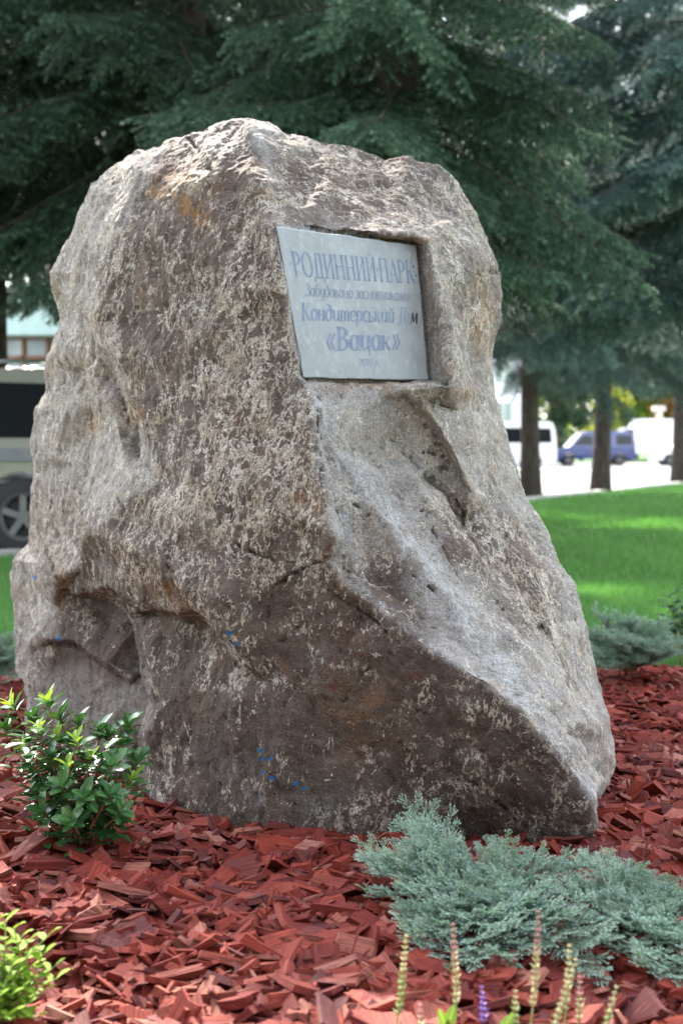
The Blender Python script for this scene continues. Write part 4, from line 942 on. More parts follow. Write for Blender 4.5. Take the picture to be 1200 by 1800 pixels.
def azalea():
    base = G(152, 1500); r = random.Random(5)
    root = tag(empty('evergreen_shrub', base), 'glossy dark green evergreen shrub with small oval leaves, growing against the boulder', 'shrub')
    dark = [leaf_mesh('leaf', .052, .028, leaf_mat('shrub_leaf', (.035, .11, .035), (.085, .21, .06), .22, .2, .6), curl=c, tipsharp=.55) for c in (.1, .22, .35)]
    new = [leaf_mesh('leaf', .050, .020, leaf_mat('shrub_new_leaf', (.16, .30, .03), (.32, .46, .05), .3, .3), curl=c) for c in (.05, .2)]
    tips = []; cnt = 0
    # stem tips read from the photo: pixel, distance offset, young tip?
    T = [(20,1235,.10,1),(60,1258,.14,0),(105,1258,.12,0),(85,1228,.06,1),(70,1278,-.02,1),(40,1310,.0,1),(135,1300,-.05,1),(160,1330,-.1,1),(195,1288,.04,0),(228,1270,.05,0),(175,1282,.06,0),
         (215,1300,0,0),(120,1345,-.12,1),(195,1345,-.12,0),(235,1365,-.04,1),(55,1350,.02,0),(90,1330,-.08,0),(215,1425,-.12,0),(75,1425,-.1,0),(110,1380,-.14,0),(150,1400,-.15,0),(10,1275,.12,0),(245,1335,.02,0),(140,1265,.1,0),(100,1290,.0,1),
         (125,1440,-.16,0),(195,1395,-.14,0),(60,1390,-.02,0)]
    mb = MB()
    for (x, y, dy, young) in T:
        tip = P(x, y, base.y + dy) - base; st = Vector((r.uniform(-.025, .025), r.uniform(-.02, .02), -.01))
        mid = st.lerp(tip, .5) + Vector((r.uniform(-.02, .02), r.uniform(-.02, .02), -.03 * tip.x)); pts = [st, st.lerp(mid, .5), mid, mid.lerp(tip, .5), tip]
        mb.tube(pts, [.0048, .0042, .0036, .003, .002], 6); ax = (tip - mid).normalized(); n = r.choice((8, 9, 10))
        for k in range(n):
            a = k * 2.4 + r.uniform(-.3, .3); e = .35 + .75 * (k / n); u = ax.orthogonal().normalized(); w = ax.cross(u)
            d = (u * math.cos(a) + w * math.sin(a)) * math.sin(e + .25) + ax * math.cos(e + .25) + Vector((0, 0, .15)); yo = young and k < 5
            put_leaf('leaf', (new if yo else dark)[r.randrange(2 if yo else 3)], root, tip - ax * (.035 * k / n), d, ax, r.uniform(.72, 1.1) * (.85 if yo else 1)); cnt += 1
        for k in range(1):
            q = mid.lerp(tip, r.uniform(-.4, .6)); a = r.uniform(0, 6.28); d = Vector((math.cos(a), math.sin(a), .35)); put_leaf('leaf', dark[r.randrange(3)], root, q, d, Vector((0, 0, 1)), r.uniform(.8, 1.1)); cnt += 1
    # inner leaves too many to tell apart
    IV, IF = [], []
    for k in range(520):
        tip = (P(*r.choice(T)[:2], base.y) - base); q = Vector((r.uniform(-.04, .04), r.uniform(-.12, .1), 0)) + tip * r.uniform(.3, .97); a = r.uniform(0, 6.28); d = Vector((math.cos(a), math.sin(a), r.uniform(-.2, .6))).normalized()
        y = Vector((0, 0, 1)).cross(d).normalized(); z = d.cross(y); V, F = leaf_geo(.05, .027, curl=r.uniform(.05, .35), n=4, tipsharp=.55); off = len(IV); s_ = r.uniform(.7, 1.1)
        IV += [tuple(q + (d * v[0] + y * v[1] + z * v[2]) * s_) for v in V]; IF += [tuple(i + off for i in f) for f in F]
    fo = link('foliage', np_mesh('foliage', IV, IF, dark[0].materials[0], True, uv=[(.5, .8)] * len(IV)), root); fo['kind'] = 'stuff'
    mb.build('stem', STEM, root, smooth=True); print('azalea leaves', cnt)
azalea()
def spirea(name, label, base, tips, L, Wd, lo, hi, seed, tr=.35, rough=.45, per=7, cat='shrub'):
    r = random.Random(seed); root = tag(empty(name, base), label, cat)
    ms = [leaf_mesh('leaf', L, Wd, leaf_mat(name + '_leaf', lo, hi, rough, tr, .2), curl=c) for c in (.08, .25)]; mb = MB(); cnt = 0
    for tip in tips:
        tip = tip - base; st = Vector((r.uniform(-.03, .03), r.uniform(-.03, .03), -.02)); mid = st.lerp(tip, .5) + Vector((r.uniform(-.02, .02), r.uniform(-.02, .02), .02))
        pts = [st, mid, tip]; mb.tube([st, st.lerp(mid, .5), mid, mid.lerp(tip, .5), tip], [.003, .0027, .0024, .002, .0012], 5)
        for k in range(per):
            t = 1 - .75 * k / per; p = mid.lerp(tip, (t - .5) * 2) if t > .5 else st.lerp(mid, t * 2); a = k * 2.4 + r.uniform(-.4, .4)
            d = Vector((math.cos(a), math.sin(a), .45 + .5 * (k == 0))); put_leaf('leaf', ms[r.randrange(2)], root, p, d, Vector((0, 0, 1)), r.uniform(.7, 1.15)); cnt += 1
    mb.build('stem', GSTEM, root); print(name, cnt); return root
sb = G(-10, 1800); rs = random.Random(8)
tips = [P(x, y, sb.y + dy) for x, y, dy in [(-5,1618,.08),(25,1632,.05),(10,1660,0),(50,1655,.04),(90,1640,.02),(75,1680,0),(20,1700,-.03),(95,1700,-.02),(60,1720,-.03),(35,1740,-.05),(5,1730,-.05),(50,1765,-.08),(15,1785,-.1),(-20,1690,0),(-30,1650,.05),(-25,1750,-.06),
        (62,1790,-.1),(40,1690,.0),(-10,1760,-.08),(30,1720,-.02),(75,1745,-.05),(-40,1710,0),(40,1645,.07),(-15,1640,.1),(100,1720,0),(20,1750,-.06),(0,1700,0),(55,1700,.02),(10,1620,.1),(-5,1675,.04)]]
spirea('golden_spirea', 'bright yellow-green leafy bush glowing in the sun at the edge of the mulch', sb, tips, .032, .018, (.10, .21, .018), (.25, .37, .035), 4, rough=.7, per=9)
rb = G(1200, 1165)
spirea('rose_bush', 'small dark leafy rose bush on the lawn edge beyond the rear juniper', rb, [P(x, y, rb.y + dy) for x, y, dy in [(1172,1052,0),(1185,1042,.1),(1200,1055,0),(1170,1080,-.1),(1190,1090,-.1),(1178,1065,.05),(1182,1105,-.05),(1195,1070,0),(1205,1085,.1),(1225,1050,.1),(1240,1075,0),(1190,1110,-.1),(1215,1120,0),(1250,1040,.1),(1232,1100,-.1)]],
       .065, .042, (.02, .06, .03), (.07, .14, .07), 6, .15, .35, per=9)

# ---- junipers
def mat_juniper():
    m = Mat('juniper_foliage'); t = m.sep(m.attr('tint').outputs['Color']); oi = m.n('ObjectInfo')
    c = m.mix(t[0], (.11, .18, .10), (.36, .49, .41)); c = m.mix(m.math('MULTIPLY', m.step(m.noise(scale=9, detail=3), .5, .7), .45), c, (.22, .33, .14)); c = m.mix(t[1], c, (.56, .69, .62)); c = m.mix(1.0, c, m.math('MULTIPLY_ADD', oi.outputs['Random'], .3, .85), 'MULTIPLY')
    return m.fin(c, .6, spec=.3, trans=(c, .12))
JUN = mat_juniper(); JBARK = plain('juniper_bark', (.17, .085, .05), .85, bump=.4, scale=50)
def juniper_branch(seed, L):
    r = np.random.default_rng(seed); NV, NC = [], []; mb = MB()
    def shoot(p, d, ln):
        d, u, w = frame_for(d); n = max(14, int(ln * 1000)); t = r.uniform(0, 1, n); a = r.uniform(0, 2 * PI, n); rad = np.cos(a)[:, None] * u + np.sin(a)[:, None] * w
        base = p + d * (t * ln)[:, None] + rad * .0006; nl = .0066 * r.uniform(.75, 1.25, n)[:, None] * (1.15 - .45 * t[:, None]); tipv = base + (rad * .52 + d * .85) * nl; sd = np.cross(rad, d) * .00105
        NV.append(np.stack([base - sd, base + sd, tipv], 1).reshape(-1, 3)); c = np.zeros((n, 3)); c[:, 0] = np.clip(.35 + .45 * t + r.normal(0, .2, n), 0, 1); c[:, 1] = np.clip((t - .55) * r.uniform(.4, 1.5, n), 0, 1); NC.append(np.repeat(c, 3, 0))
    def spray(p, d, ln, lvl):
        d = d / np.linalg.norm(d); k = max(2, int(ln / .0135)); q = p.copy(); side, _, up = None, None, None; dd = d.copy()
        for i in range(k):
            dd = dd + np.array((0, 0, .05)) + r.normal(0, .045, 3); dd /= np.linalg.norm(dd); _, u, w = frame_for(dd); q2 = q + dd * ln / k
            shoot(q, dd, ln / k * 1.15); q = q2; a = r.uniform(0, 2 * PI); f = 1 - .6 * i / k
            for s in (-1, 1):
                sd = dd * 1.25 + u * s * .62 + w * r.uniform(-.25, .5); l2 = (.017 + .022 * r.random()) * f * (1.0 if lvl else 1.25)
                if lvl == 0 and ln > .07 and r.random() < .45: spray(q, sd, l2 * 1.7, 1)
                else: shoot(q, sd, l2)
        shoot(q, dd, .017)
    def ax(t): return np.array((L * t, .03 * L * math.sin(4 * t + seed), L * (.06 * math.sin(t * PI))))
    pts = [Vector(ax(t)) for t in np.linspace(0, 1, 8)]; mb.tube(pts, list(np.linspace(.005, .0014, 8)), 5)
    t = .16; s = 1
    while t < .98:
        e = .35 + .65 * math.sin(PI * min(1, t * .8 + .15)); a = ax(t + .01) - ax(t - .01); a /= np.linalg.norm(a)
        for s in (-1, 1):
            spray(ax(t), a * 1.15 + np.array((0, s * r.uniform(.4, .85), r.uniform(-.1, .45))), (.055 + .09 * r.random()) * e, 0)
        if r.random() < .6: spray(ax(t), a * .8 + np.array((0, r.normal(0, .3), .35)), (.04 + .05 * r.random()) * e, 0)
        t += .030 / L
    spray(ax(.97), ax(1) - ax(.95), .06, 0)
    NVc = np.concatenate(NV); bv = np.array(mb.v); bf = np.array([(f[0], f[i], f[i + 1]) for f in mb.f for i in range(1, len(f) - 1)])
    V = np.concatenate([bv, NVc]); F = np.concatenate([bf, np.arange(len(NVc)).reshape(-1, 3) + len(bv)]); C = np.concatenate([np.zeros((len(bv), 3)), np.concatenate(NC)])
    return np_mesh('branch', V, F, [JBARK, JUN], col=C, midx=np.r_[np.zeros(len(bf), int), np.ones(len(NVc) // 3, int)])
JB = [juniper_branch(60 + k, .30) for k in range(4)]
print('juniper branch tris', [len(m.polygons) for m in JB])
def juniper(label, base, tips, seed):
    r = random.Random(seed); root = tag(empty('juniper_shrub', base), label, 'shrub', 'low blue-green junipers')
    for tip in tips:
        st = Vector((r.uniform(-.03, .03), r.uniform(-.03, .03), .03)); d = tip - base - st; s = d.length / .31; x = d.normalized(); y = Vector((0, 0, 1)).cross(x).normalized(); z = x.cross(y)
        M = Matrix((x, y, z)).transposed().to_4x4(); M.translation = st; M = M @ Matrix.Rotation(R(r.uniform(-25, 25)), 4, 'X') @ Matrix.Diagonal((s, max(.7, min(1.0, s)), max(.5, min(.75, s * .7)), 1))
        o = bpy.data.objects.new('branch', JB[r.randrange(4)]); COL.objects.link(o); o.parent = root; o.matrix_local = M
    return root
jb = G(850, 1610)
jt = [(654,1516,0.080),(724,1460,0.122),(672,1575,0.055),(733,1614,0.037),(687,1525,0.080),(780,1503,0.122),(870,1490,0.134),(932,1508,0.104),(820,1520,0.098),(998,1530,0.086),(760,1664,0.031),(840,1684,0.037),(905,1676,0.037),(722,1570,0.073),(763,1518,0.104),(965,1577,0.061),(1035,1704,0.031),
      (880,1624,0.061),(810,1624,0.061),(773,1572,0.073),(900,1570,0.086),(712,1597,0.049),(835,1580,0.092),(780,1550,0.092),(738,1530,0.092),(950,1644,0.049),(980,1684,0.037),(860,1530,0.111),(738,1488,0.122),(672,1540,0.073),(732,1510,0.104),(790,1602,0.073),(753,1644,0.031),(920,1604,0.073)]
juniper('broad feathery blue-green juniper right at the front foot of the boulder', jb, [G(*t) for i, t in enumerate(jt) if i % 9 != 8], 3)
jb2 = G(1130, 1650)
jt2 = [(1000,1554,0.079),(1060,1526,0.108),(1110,1539,0.108),(1160,1559,0.101),(1200,1586,0.086),(1235,1602,0.072),(1195,1652,0.058),(1150,1702,0.036),(1165,1740,0.022),(1050,1602,0.072),(1010,1622,0.058),(1090,1667,0.043),(1215,1692,0.043),(1130,1584,0.094),(1260,1574,0.094),(970,1569,0.079),(1080,1574,0.094),(1250,1652,0.058),(1180,1602,0.086),(1100,1612,0.079)]
juniper('blue-green juniper with long drooping sprays, growing into the broad one beside the boulder corner', jb2, [G(*t) for i, t in enumerate(jt2) if i % 9 != 8], 7)
jb3 = G(1110, 1190)
jt3 = [(1040,1120,.22),(1060,1092,.28),(1085,1088,.29),(1110,1100,.27),(1140,1110,.25),(1165,1125,.2),(1180,1150,.15),(1045,1150,.15),(1075,1175,.1),(1120,1165,.12),(1150,1150,.17),(1100,1130,.22),(1030,1172,.08),(1190,1135,.16),(1070,1130,.22),(1130,1135,.2)]
juniper('small juniper on the rear edge of the mulch where the lawn begins', jb3, [G(*t) for t in jt3], 11)
jb4 = G(-10, 1195)
juniper('juniper behind the boulder on the side of the parked car', jb4, [G(*t) for t in [(35,1140,.15),(20,1125,.2),(40,1170,.08),(0,1125,.2),(-30,1130,.2),(30,1190,.05),(-40,1170,.1),(-60,1150,.15),(10,1160,.12),(45,1155,.1)]], 13)

# ---- fading salvia in front
def salvia():
    base = Vector((.26, 2.50, 0)); r = random.Random(2); root = tag(empty('salvia_plant', base), 'fading salvia with thin straw-coloured and purple flower spikes beside the juniper', 'flower')
    mats = {'straw': plain('dry_calyx', (.40, .36, .19), .7, var=.3, scale=80), 'pink': plain('pink_calyx', (.36, .17, .17), .7, var=.3, scale=80), 'purple': plain('purple_floret', (.20, .09, .42), .6, var=.3, scale=80), 'green': plain('green_calyx', (.22, .28, .09), .7, var=.3, scale=80)}
    for (x0, x1, y1, Y, k1, k2) in [(685,714,1648,2.55,'green','straw'),(800,796,1628,2.6,'straw','pink'),(848,846,1738,2.6,'purple','purple'),(925,946,1605,2.55,'straw','pink'),(985,1000,1665,2.6,'straw','straw'),(940,1012,1690,2.5,'straw','straw'),(1035,1082,1738,2.5,'green','straw'),(900,905,1745,2.6,'green','straw'),(735,738,1770,2.5,'straw','pink'),(1010,1018,1720,2.6,'straw','pink')]:
        a = P(x0, 1850, Y) - base; a.z = -.01; tip = P(x1, y1, Y) - base; sp = MB(); sp.tube([a, a.lerp(tip, .5) + Vector((.004, 0, 0)), tip], [.0022, .0018, .0009], 5); o = sp.build('flower_spike', mats['green'], root)
        ln = (tip - a).length; ax = (tip - a).normalized(); nb = max(6, int(ln * .62 / .010)); cal = {k1: MB(), k2: MB()}
        for i in range(nb):
            t = 1 - .66 * i / nb; c = a.lerp(tip, t) + Vector((.004, 0, 0)) * (1 - abs(2 * t - 1)); f = .55 + .45 * min(1, (1 - t) * 3)
            for k in range(5):
                an = k * 1.257 + i * .6 + r.uniform(-.3, .3); d = Vector((math.cos(an), math.sin(an), .95 + r.uniform(-.2, .4))).normalized(); l = .0115 * f * r.uniform(.8, 1.25); w = .0028 * f
                cal[k2 if t > .72 + r.uniform(-.1, .1) else k1].tube([c, c + d * l * .45, c + d * l], [w * .5, w, w * .35], 4)
        for kk, m_ in cal.items():
            if m_.v: m_.build('florets', mats[kk], o)
    lm = leaf_mesh('leaf', .06, .022, leaf_mat('salvia_leaf', (.10, .19, .04), (.2, .3, .08), .5, .3), curl=.15)
    for (x, y, dx) in [(790,1806,-.3),(780,1803,.3),(870,1815,.5)]:
        p = P(x, y + 15, 2.58) - base; put_leaf('leaf', lm, root, p, Vector((dx, r.uniform(-.3, .3), .8)), Vector((0, -1, .2)), r.uniform(.7, 1.1)); 
salvia()
# ------------------------------------------------------------------ vehicles
GLASS = Mat('tinted_glass').fin((.010, .011, .014), .12, spec=.22); TYRE = plain('tyre_rubber', (.022, .022, .023), .85, scale=30, bump=.2); RIM = plain('alloy_rim', (.15, .15, .15), .45, .4)
CHROME = plain('chrome', (.7, .7, .7), .2, 1.0); BLACKP = plain('black_plastic', (.03, .03, .032), .6); LAMPR = plain('red_lamp', (.35, .02, .02), .25); LAMPW = plain('clear_lamp', (.7, .72, .75), .15)
def paint(name, c, metal=0.0):
    m = Mat(name); n = m.noise(scale=2.0, detail=3); col = m.mix(m.math('MULTIPLY', n, .18), c, [x * .7 for x in c]); m.fin(col, .32, metal=metal, spec=.5); m.b.inputs['Coat Weight'].default_value = .6; m.b.inputs['Coat Roughness'].default_value = .08; return m.m
def vehicle(name, label, loc, rz, L, Wd, prof_low, prof_up, belt, wheels, wr, windows, body, tumble=.14, extra=None, rails=False, cat='van'):
    """prof_low: lower side outline (x,z) front to rear over the top at the belt; prof_up: cabin outline above the belt. Length along +X = front."""
    root = tag(empty(name, loc, rz), label, cat); hw = Wd / 2
    def side_y(z): return hw - max(0, z - belt) * tumble - max(0, .55 - z) * .10
    mb = MB()
    x0, x1 = prof_low[0][0], prof_low[-1][0]; bottom = []; zb = prof_low[0][1]     # run the sill from rear back to front with wheel arches
    for wx in sorted(wheels):
        ra = wr * 1.17; bottom += [(wx + ra * math.cos(PI - PI * i / 12), max(zb, wr + ra * math.sin(PI * i / 12))) for i in range(13)]
    if prof_low[0][0] < prof_low[-1][0]: bottom = bottom[::-1]
    low = prof_low + bottom; n = len(low)
    for s in (-1, 1):
        me_pts = [(x, s * side_y(z), z) for x, z in low]; mb.face(me_pts if s < 0 else me_pts[::-1])
        up = [(x, s * side_y(z), z) for x, z in prof_up]; mb.face(up if s < 0 else up[::-1])
    for outl in (low, prof_up):
        n = len(outl)
        for i in range(n):
            a, b = outl[i], outl[(i + 1) % n]
            if outl is prof_up and i == n - 1: continue
            mb.face([(a[0], -side_y(a[1]), a[1]), (a[0], side_y(a[1]), a[1]), (b[0], side_y(b[1]), b[1]), (b[0], -side_y(b[1]), b[1])])
    me = mb.mesh('body', body); bm = bmesh.new(); bm.from_mesh(me); bmesh.ops.remove_doubles(bm, verts=bm.verts, dist=.002); bmesh.ops.recalc_face_normals(bm, faces=bm.faces); bm.to_mesh(me); bm.free()
    bo = link('body', me, root); bv = bo.modifiers.new('bevel', 'BEVEL'); bv.width = .035; bv.segments = 3; bv.limit_method = 'ANGLE'; bv.angle_limit = R(25)
    for w in windows:
        for s in (-1, 1):
            m_ = MB(); q = [(x, s * (side_y(z) + .006), z) for x, z in w]; m_.face(q if s < 0 else q[::-1]); q2 = [(x, s * (side_y(z) - .02), z) for x, z in w]; k = len(w)
            m_.raw(q + q2, [(i, (i + 1) % k, k + (i + 1) % k, k + i) for i in range(k)]); m_.build('window', GLASS, root)
    for wx in wheels:
        for s in (-1, 1):
            wm = MB(); y = s * (hw - .12); t = .11
            wm.lathe([(wr * .62, -t), (wr * .93, -t), (wr, -t * .7), (wr, t * .7), (wr * .93, t), (wr * .62, t)], (wx, y, wr), n=28); wo_ = wm.build('wheel', TYRE, root, True)
            rm = MB(); yy = y + s * t * .55; rm.lathe([(0.001, s * .03), (wr * .16, s * .03), (wr * .17, 0)], (wx, yy, wr), n=16); rm.lathe([(wr * .52, 0), (wr * .6, s * .045), (wr * .64, s * .04), (wr * .63, -s * .05)], (wx, yy, wr), n=28)
            for k in range(5):
                a = k * 2 * PI / 5 + .3; rot = Matrix.Rotation(-a, 3, 'Y'); rm.box(Vector((wx, yy + s * .01, wr)) + rot @ Vector((wr * .34, 0, 0)), (wr * .44, .03, wr * .17), rot)
            rm.build('rim', RIM, wo_); dk = MB(); dk.lathe([(0.001, 0), (wr * .6, 0)], (wx, yy - s * .06, wr), n=20); dk.build('brake_disc', BLACKP, wo_)
    if rails:
        for s in (-1, 1):
            m_ = MB(); zt = max(z for x, z in prof_up); xs = [x for x, z in prof_up if z > zt - .12]; y = s * (side_y(zt) - .08)
            m_.tube([(min(xs) + .15, y, zt - .02), (min(xs) + .25, y, zt + .06), (max(xs) - .4, y, zt + .06), (max(xs) - .25, y, zt - .03)], .02, 8); m_.build('roof_rail', CHROME, root)
    for nm, mat, boxes in (extra or []):
        for c, d in boxes:
            m_ = MB(); m_.box(c, d); m_.build(nm, mat, root, bevel=.012)
    return root
# silver off-roader at the road's near edge: rear quarter beside the boulder
SILV = paint('champagne_silver_paint', (.24, .235, .195), .3)
wp = P(40, 915, 14.1); 
def suv():
    L = 4.7; low = [(-2.2, .5), (-2.27, .75), (-2.25, 1.1), (2.1, 1.1), (2.3, .95), (2.35, .5)]
    up = [(-2.25, 1.1), (-2.18, 1.45), (-2.08, 1.80), (-1.8, 1.86), (.3, 1.88), (.75, 1.80), (1.35, 1.12), (1.36, 1.1)]
    wins = [[(-2.02, 1.17), (-1.92, 1.70), (-1.0, 1.73), (-.98, 1.17)], [(-.9, 1.17), (-.92, 1.73), (.08, 1.74), (.05, 1.17)], [(.13, 1.17), (.15, 1.74), (.55, 1.72), (1.1, 1.18)]]
    ex = [('side_moulding', plain('grey_moulding', (.16, .17, .18), .5), [((0, s * .925, 1.0), (3.9, .04, .14)) for s in (-1, 1)]), ('bumper', BLACKP, [((-2.3, 0, .55), (.2, 1.75, .25)), ((2.36, 0, .52), (.2, 1.75, .25))]),
          ('tail_lamp', LAMPR, [((-2.24, s * .80, 1.0), (.08, .14, .35)) for s in (-1, 1)]), ('headlight', LAMPW, [((2.3, s * .68, .85), (.1, .3, .16)) for s in (-1, 1)]), ('door_handle', CHROME, [((x, s * .93, 1.08), (.16, .03, .03)) for x in (-.75, .3) for s in (-1, 1)]),
          ('spare_wheel_cover', BLACKP, [((-2.36, .1, 1.05), (.16, .68, .68))]), ('mirror', SILV, [((1.0, s * 1.02, 1.2), (.1, .2, .16)) for s in (-1, 1)])]
    # rear wheel sits at the pixel read above; the front points out of the picture to the west
    return vehicle('parked_suv', 'silver-beige off-road car with tinted windows parked on the road behind the boulder', (wp.x - 1.36, 14.1 + .92, 0), PI, L, 1.85, low, up, 1.1, [-1.36, 1.4], .385, wins, SILV, .16, ex, True, 'car')
suv()
WHITE = paint('white_paint', (.78, .79, .80)); BLUE = paint('blue_paint', (.004, .018, .125)); RED = paint('red_paint', (.35, .03, .03))
def van_at(name, label, pxl, Y, rz, L, Wd, H, mat, wins, wheels, wr, low, up, belt, extra=None):
    p = gp(pxl, Y); return vehicle(name, label, (p.x, p.y, 0), rz, L, Wd, low, up, belt, wheels, wr, wins, mat, .08, extra)
# white minibus: rear towards the blue van
van_at('white_minibus', 'white minibus with a long dark window band parked behind the bare spruce trunk', 861, 59, PI, 5.2, 1.95, 2.05, WHITE,
       [[(-2.42, 1.18), (-2.38, 1.78), (-1.25, 1.80), (-1.25, 1.18)], [(-1.18, 1.18), (-1.18, 1.80), (.35, 1.80), (.35, 1.18)], [(.45, 1.18), (.45, 1.8), (1.1, 1.78), (1.55, 1.2)]], [-1.65, 1.6], .34,
       [(-2.6, .38), (-2.62, .7), (-2.6, 1.08), (2.2, 1.08), (2.5, .9), (2.58, .38)], [(-2.6, 1.08), (-2.55, 1.7), (-2.45, 2.0), (-2.2, 2.06), (.8, 2.06), (1.15, 1.95), (1.8, 1.12), (1.81, 1.08)], 1.08,
       [('tail_lamp', LAMPR, [((-2.6, s * .85, 1.25), (.06, .12, .5)) for s in (-1, 1)]), ('bumper', BLACKP, [((-2.62, 0, .45), (.14, 1.8, .2))]), ('headlight', LAMPW, [((2.5, s * .75, .8), (.1, .3, .2)) for s in (-1, 1)])])
van_at('blue_van', 'blue compact panel van parked nose towards the white minibus', 1040, 75, PI, 4.2, 1.75, 1.82, BLUE,
       [[(.12, 1.08), (.14, 1.58), (.62, 1.58), (1.12, 1.08)], [(-1.95, 1.1), (-1.9, 1.6), (-1.1, 1.62), (-1.1, 1.1)]], [-1.3, 1.35], .31,
       [(-2.1, .34), (-2.12, .7), (-2.1, 1.0), (1.35, 1.0), (2.0, .82), (2.1, .6), (2.1, .34)], [(-2.1, 1.0), (-2.04, 1.6), (-1.9, 1.78), (-1.6, 1.82), (.4, 1.82), (.7, 1.72), (1.35, 1.02), (1.36, 1.0)], 1.0,
       [('tail_lamp', LAMPR, [((-2.08, s * .8, 1.1), (.06, .1, .4)) for s in (-1, 1)]), ('bumper', BLACKP, [((-2.12, 0, .42), (.12, 1.7, .2)), ((2.1, 0, .42), (.12, 1.7, .2))]), ('headlight', LAMPW, [((2.0, s * .66, .7), (.14, .28, .16)) for s in (-1, 1)])])
van_at('white_truck', 'tall white box truck parked behind the blue van', 1150, 92, PI, 6.4, 2.1, 2.75, WHITE,
       [[(1.55, 1.5), (1.55, 2.1), (2.1, 2.1), (2.5, 1.5)]], [-1.7, 1.95], .38, [(-3.2, .55), (-3.2, 1.4), (2.5, 1.4), (3.1, 1.2), (3.15, .45)], [(-3.2, 1.4), (-3.2, 2.72), (-3.1, 2.76), (1.3, 2.76), (1.4, 2.6), (1.5, 2.25), (2.1, 2.2), (2.7, 1.42), (2.71, 1.4)], 1.4,
       [('underrun_bar', BLACKP, [((-.2, s * .98, .55), (2.2, .06, .2)) for s in (-1, 1)]), ('tail_lamp', LAMPR, [((-3.2, s * .9, .8), (.06, .15, .25)) for s in (-1, 1)])])
van_at('white_car', 'white car half hidden at the end of the parked row', 1216, 74, PI, 4.2, 1.75, 1.6, WHITE,
       [[(-1.6, 1.0), (-1.3, 1.36), (-.1, 1.40), (-.1, 1.0)], [(0, 1.0), (0, 1.4), (.4, 1.38), (1.0, 1.0)]], [-1.3, 1.35], .31,
       [(-2.0, .32), (-2.05, .8), (-1.95, .95), (1.2, .95), (2.0, .75), (2.1, .32)], [(-1.95, .95), (-1.4, 1.4), (-1.0, 1.48), (.2, 1.48), (.5, 1.4), (1.2, .97), (1.21, .95)], .95)

# ------------------------------------------------------------------ buildings
def house_pavilion():
    Y = 26.0; zt = lambda py: CAMH - (py - HOR) / FPX * Y; base = Vector((-7.2, Y, 0)); root = tag(empty('pavilion', base), 'low pavilion with a pale turquoise fascia and brown framed window panes beyond the parked car', 'building')
    wall = plain('cream_wall', (.55, .53, .48), .85, bump=.2); fas = plain('turquoise_fascia', (.55, .74, .71), .5, var=.08); wood = plain('brown_window_frame', (.26, .13, .07), .6); pane = Mat('sky_pane').fin((.30, .37, .42), .08, spec=.9)
    m = MB(); m.box((0, 3, 1.0), (7.6, 5.8, 2.0)); m.build('wall', wall, root); m = MB(); m.box((0, .25, .55), (7.7, .3, 1.1)); m.build('plinth', wall, root)
    z0, z1 = zt(662), zt(592); m = MB(); m.box((0, 3.0, (z0 + z1) / 2 + .05), (7.5, 5.4, z1 - z0 + .3)); m.build('inner_wall', plain('dim_interior', (.12, .12, .12), .9), root)
    m = MB(); m.box((0, 2.9, (z1 + zt(520)) / 2), (8.4, 6.6, zt(520) - z1)); m.build('fascia', fas, root, bevel=.02)
    m = MB(); m.box((0, 2.9, zt(520) + .06), (8.7, 6.9, .1)); m.build('roof', plain('roof_felt', (.2, .2, .2), .9), root)
    x = -3.6; pw = .45; r0 = (z0 + z1) / 2
    while x < 3.6:
        m = MB(); m.box((x, .2, (z0 + z1) / 2), (.06, .1, z1 - z0)); m.build('mullion', wood, root)
        for (a, b) in ((z0, r0), (r0, z1)):
            m = MB(); m.box((x + pw / 2, .26, (a + b) / 2), (pw - .07, .012, b - a - .06)); m.build('pane', pane, root)
        x += pw
    for z in (z0, r0, z1):
        m = MB(); m.box((0, .19, z), (7.3, .08, .06)); m.build('transom', wood, root)
house_pavilion()
def house_white():
    Y = 78.0; base = Vector(((860 - 600) / FPX * Y, Y, 0)); root = tag(empty('white_house', base), 'white two-storey house with blue trim and tall windows behind the minibus', 'building'); wh = plain('white_render', (.74, .75, .77), .85, bump=.1); bl = plain('blue_trim', (.10, .17, .55), .6); pane = Mat('house_pane').fin((.16, .24, .20), .1, spec=.8); rf = plain('grey_roof', (.22, .2, .2), .8)
    m = MB(); m.box((-2.6, 3, 3.4), (9.8, 6, 6.8)); m.build('wall', wh, root)
    m = MB(); m.box((-2.6, 3, 6.95), (10.4, 6.8, .3)); m.build('cornice', bl, root)
    m = MB(); m.raw([(-8, -.6, 7.1), (2.8, -.6, 7.1), (2.8, 6.6, 7.1), (-8, 6.6, 7.1), (-6, 3, 9.4), (.8, 3, 9.4)], [(0, 1, 5, 4), (1, 2, 5), (2, 3, 4, 5), (3, 0, 4)]); m.build('roof', rf, root)
    for x in (2.12, -1.0, -4.2, -7.4): m = MB(); m.box((x, -.08, 3.4), (.38, .2, 6.7)); m.build('pilaster', bl, root)
    for x in (.75, -2.6, -5.8):
        for z in (2.5, 5.4):
            m = MB(); m.box((x, -.04, z), (1.1, .1, 2.0)); w = m.build('window', wh, root); m = MB(); m.box((x, -.1, z), (.9, .02, 1.8)); m.build('pane', pane, w); m = MB(); m.box((x, -.12, z), (.06, .03, 1.8)); m.build('glazing_bar', wh, w)
house_white()
# pale post by the road
pp = P(1157, 742, 88); m = MB(); m.tube([(0, 0, -.05), (0, 0, 3.2)], .22, 12); m.box((0, 0, 3.35), (.7, .7, .3)); po = m.build('gate_post', plain('pale_post', (.66, .60, .52), .8)); po.location = (pp.x, 88, 0); tag(po, 'pale round post with a square cap standing above the white truck', 'post')
pp = P(1112, 742, 96)

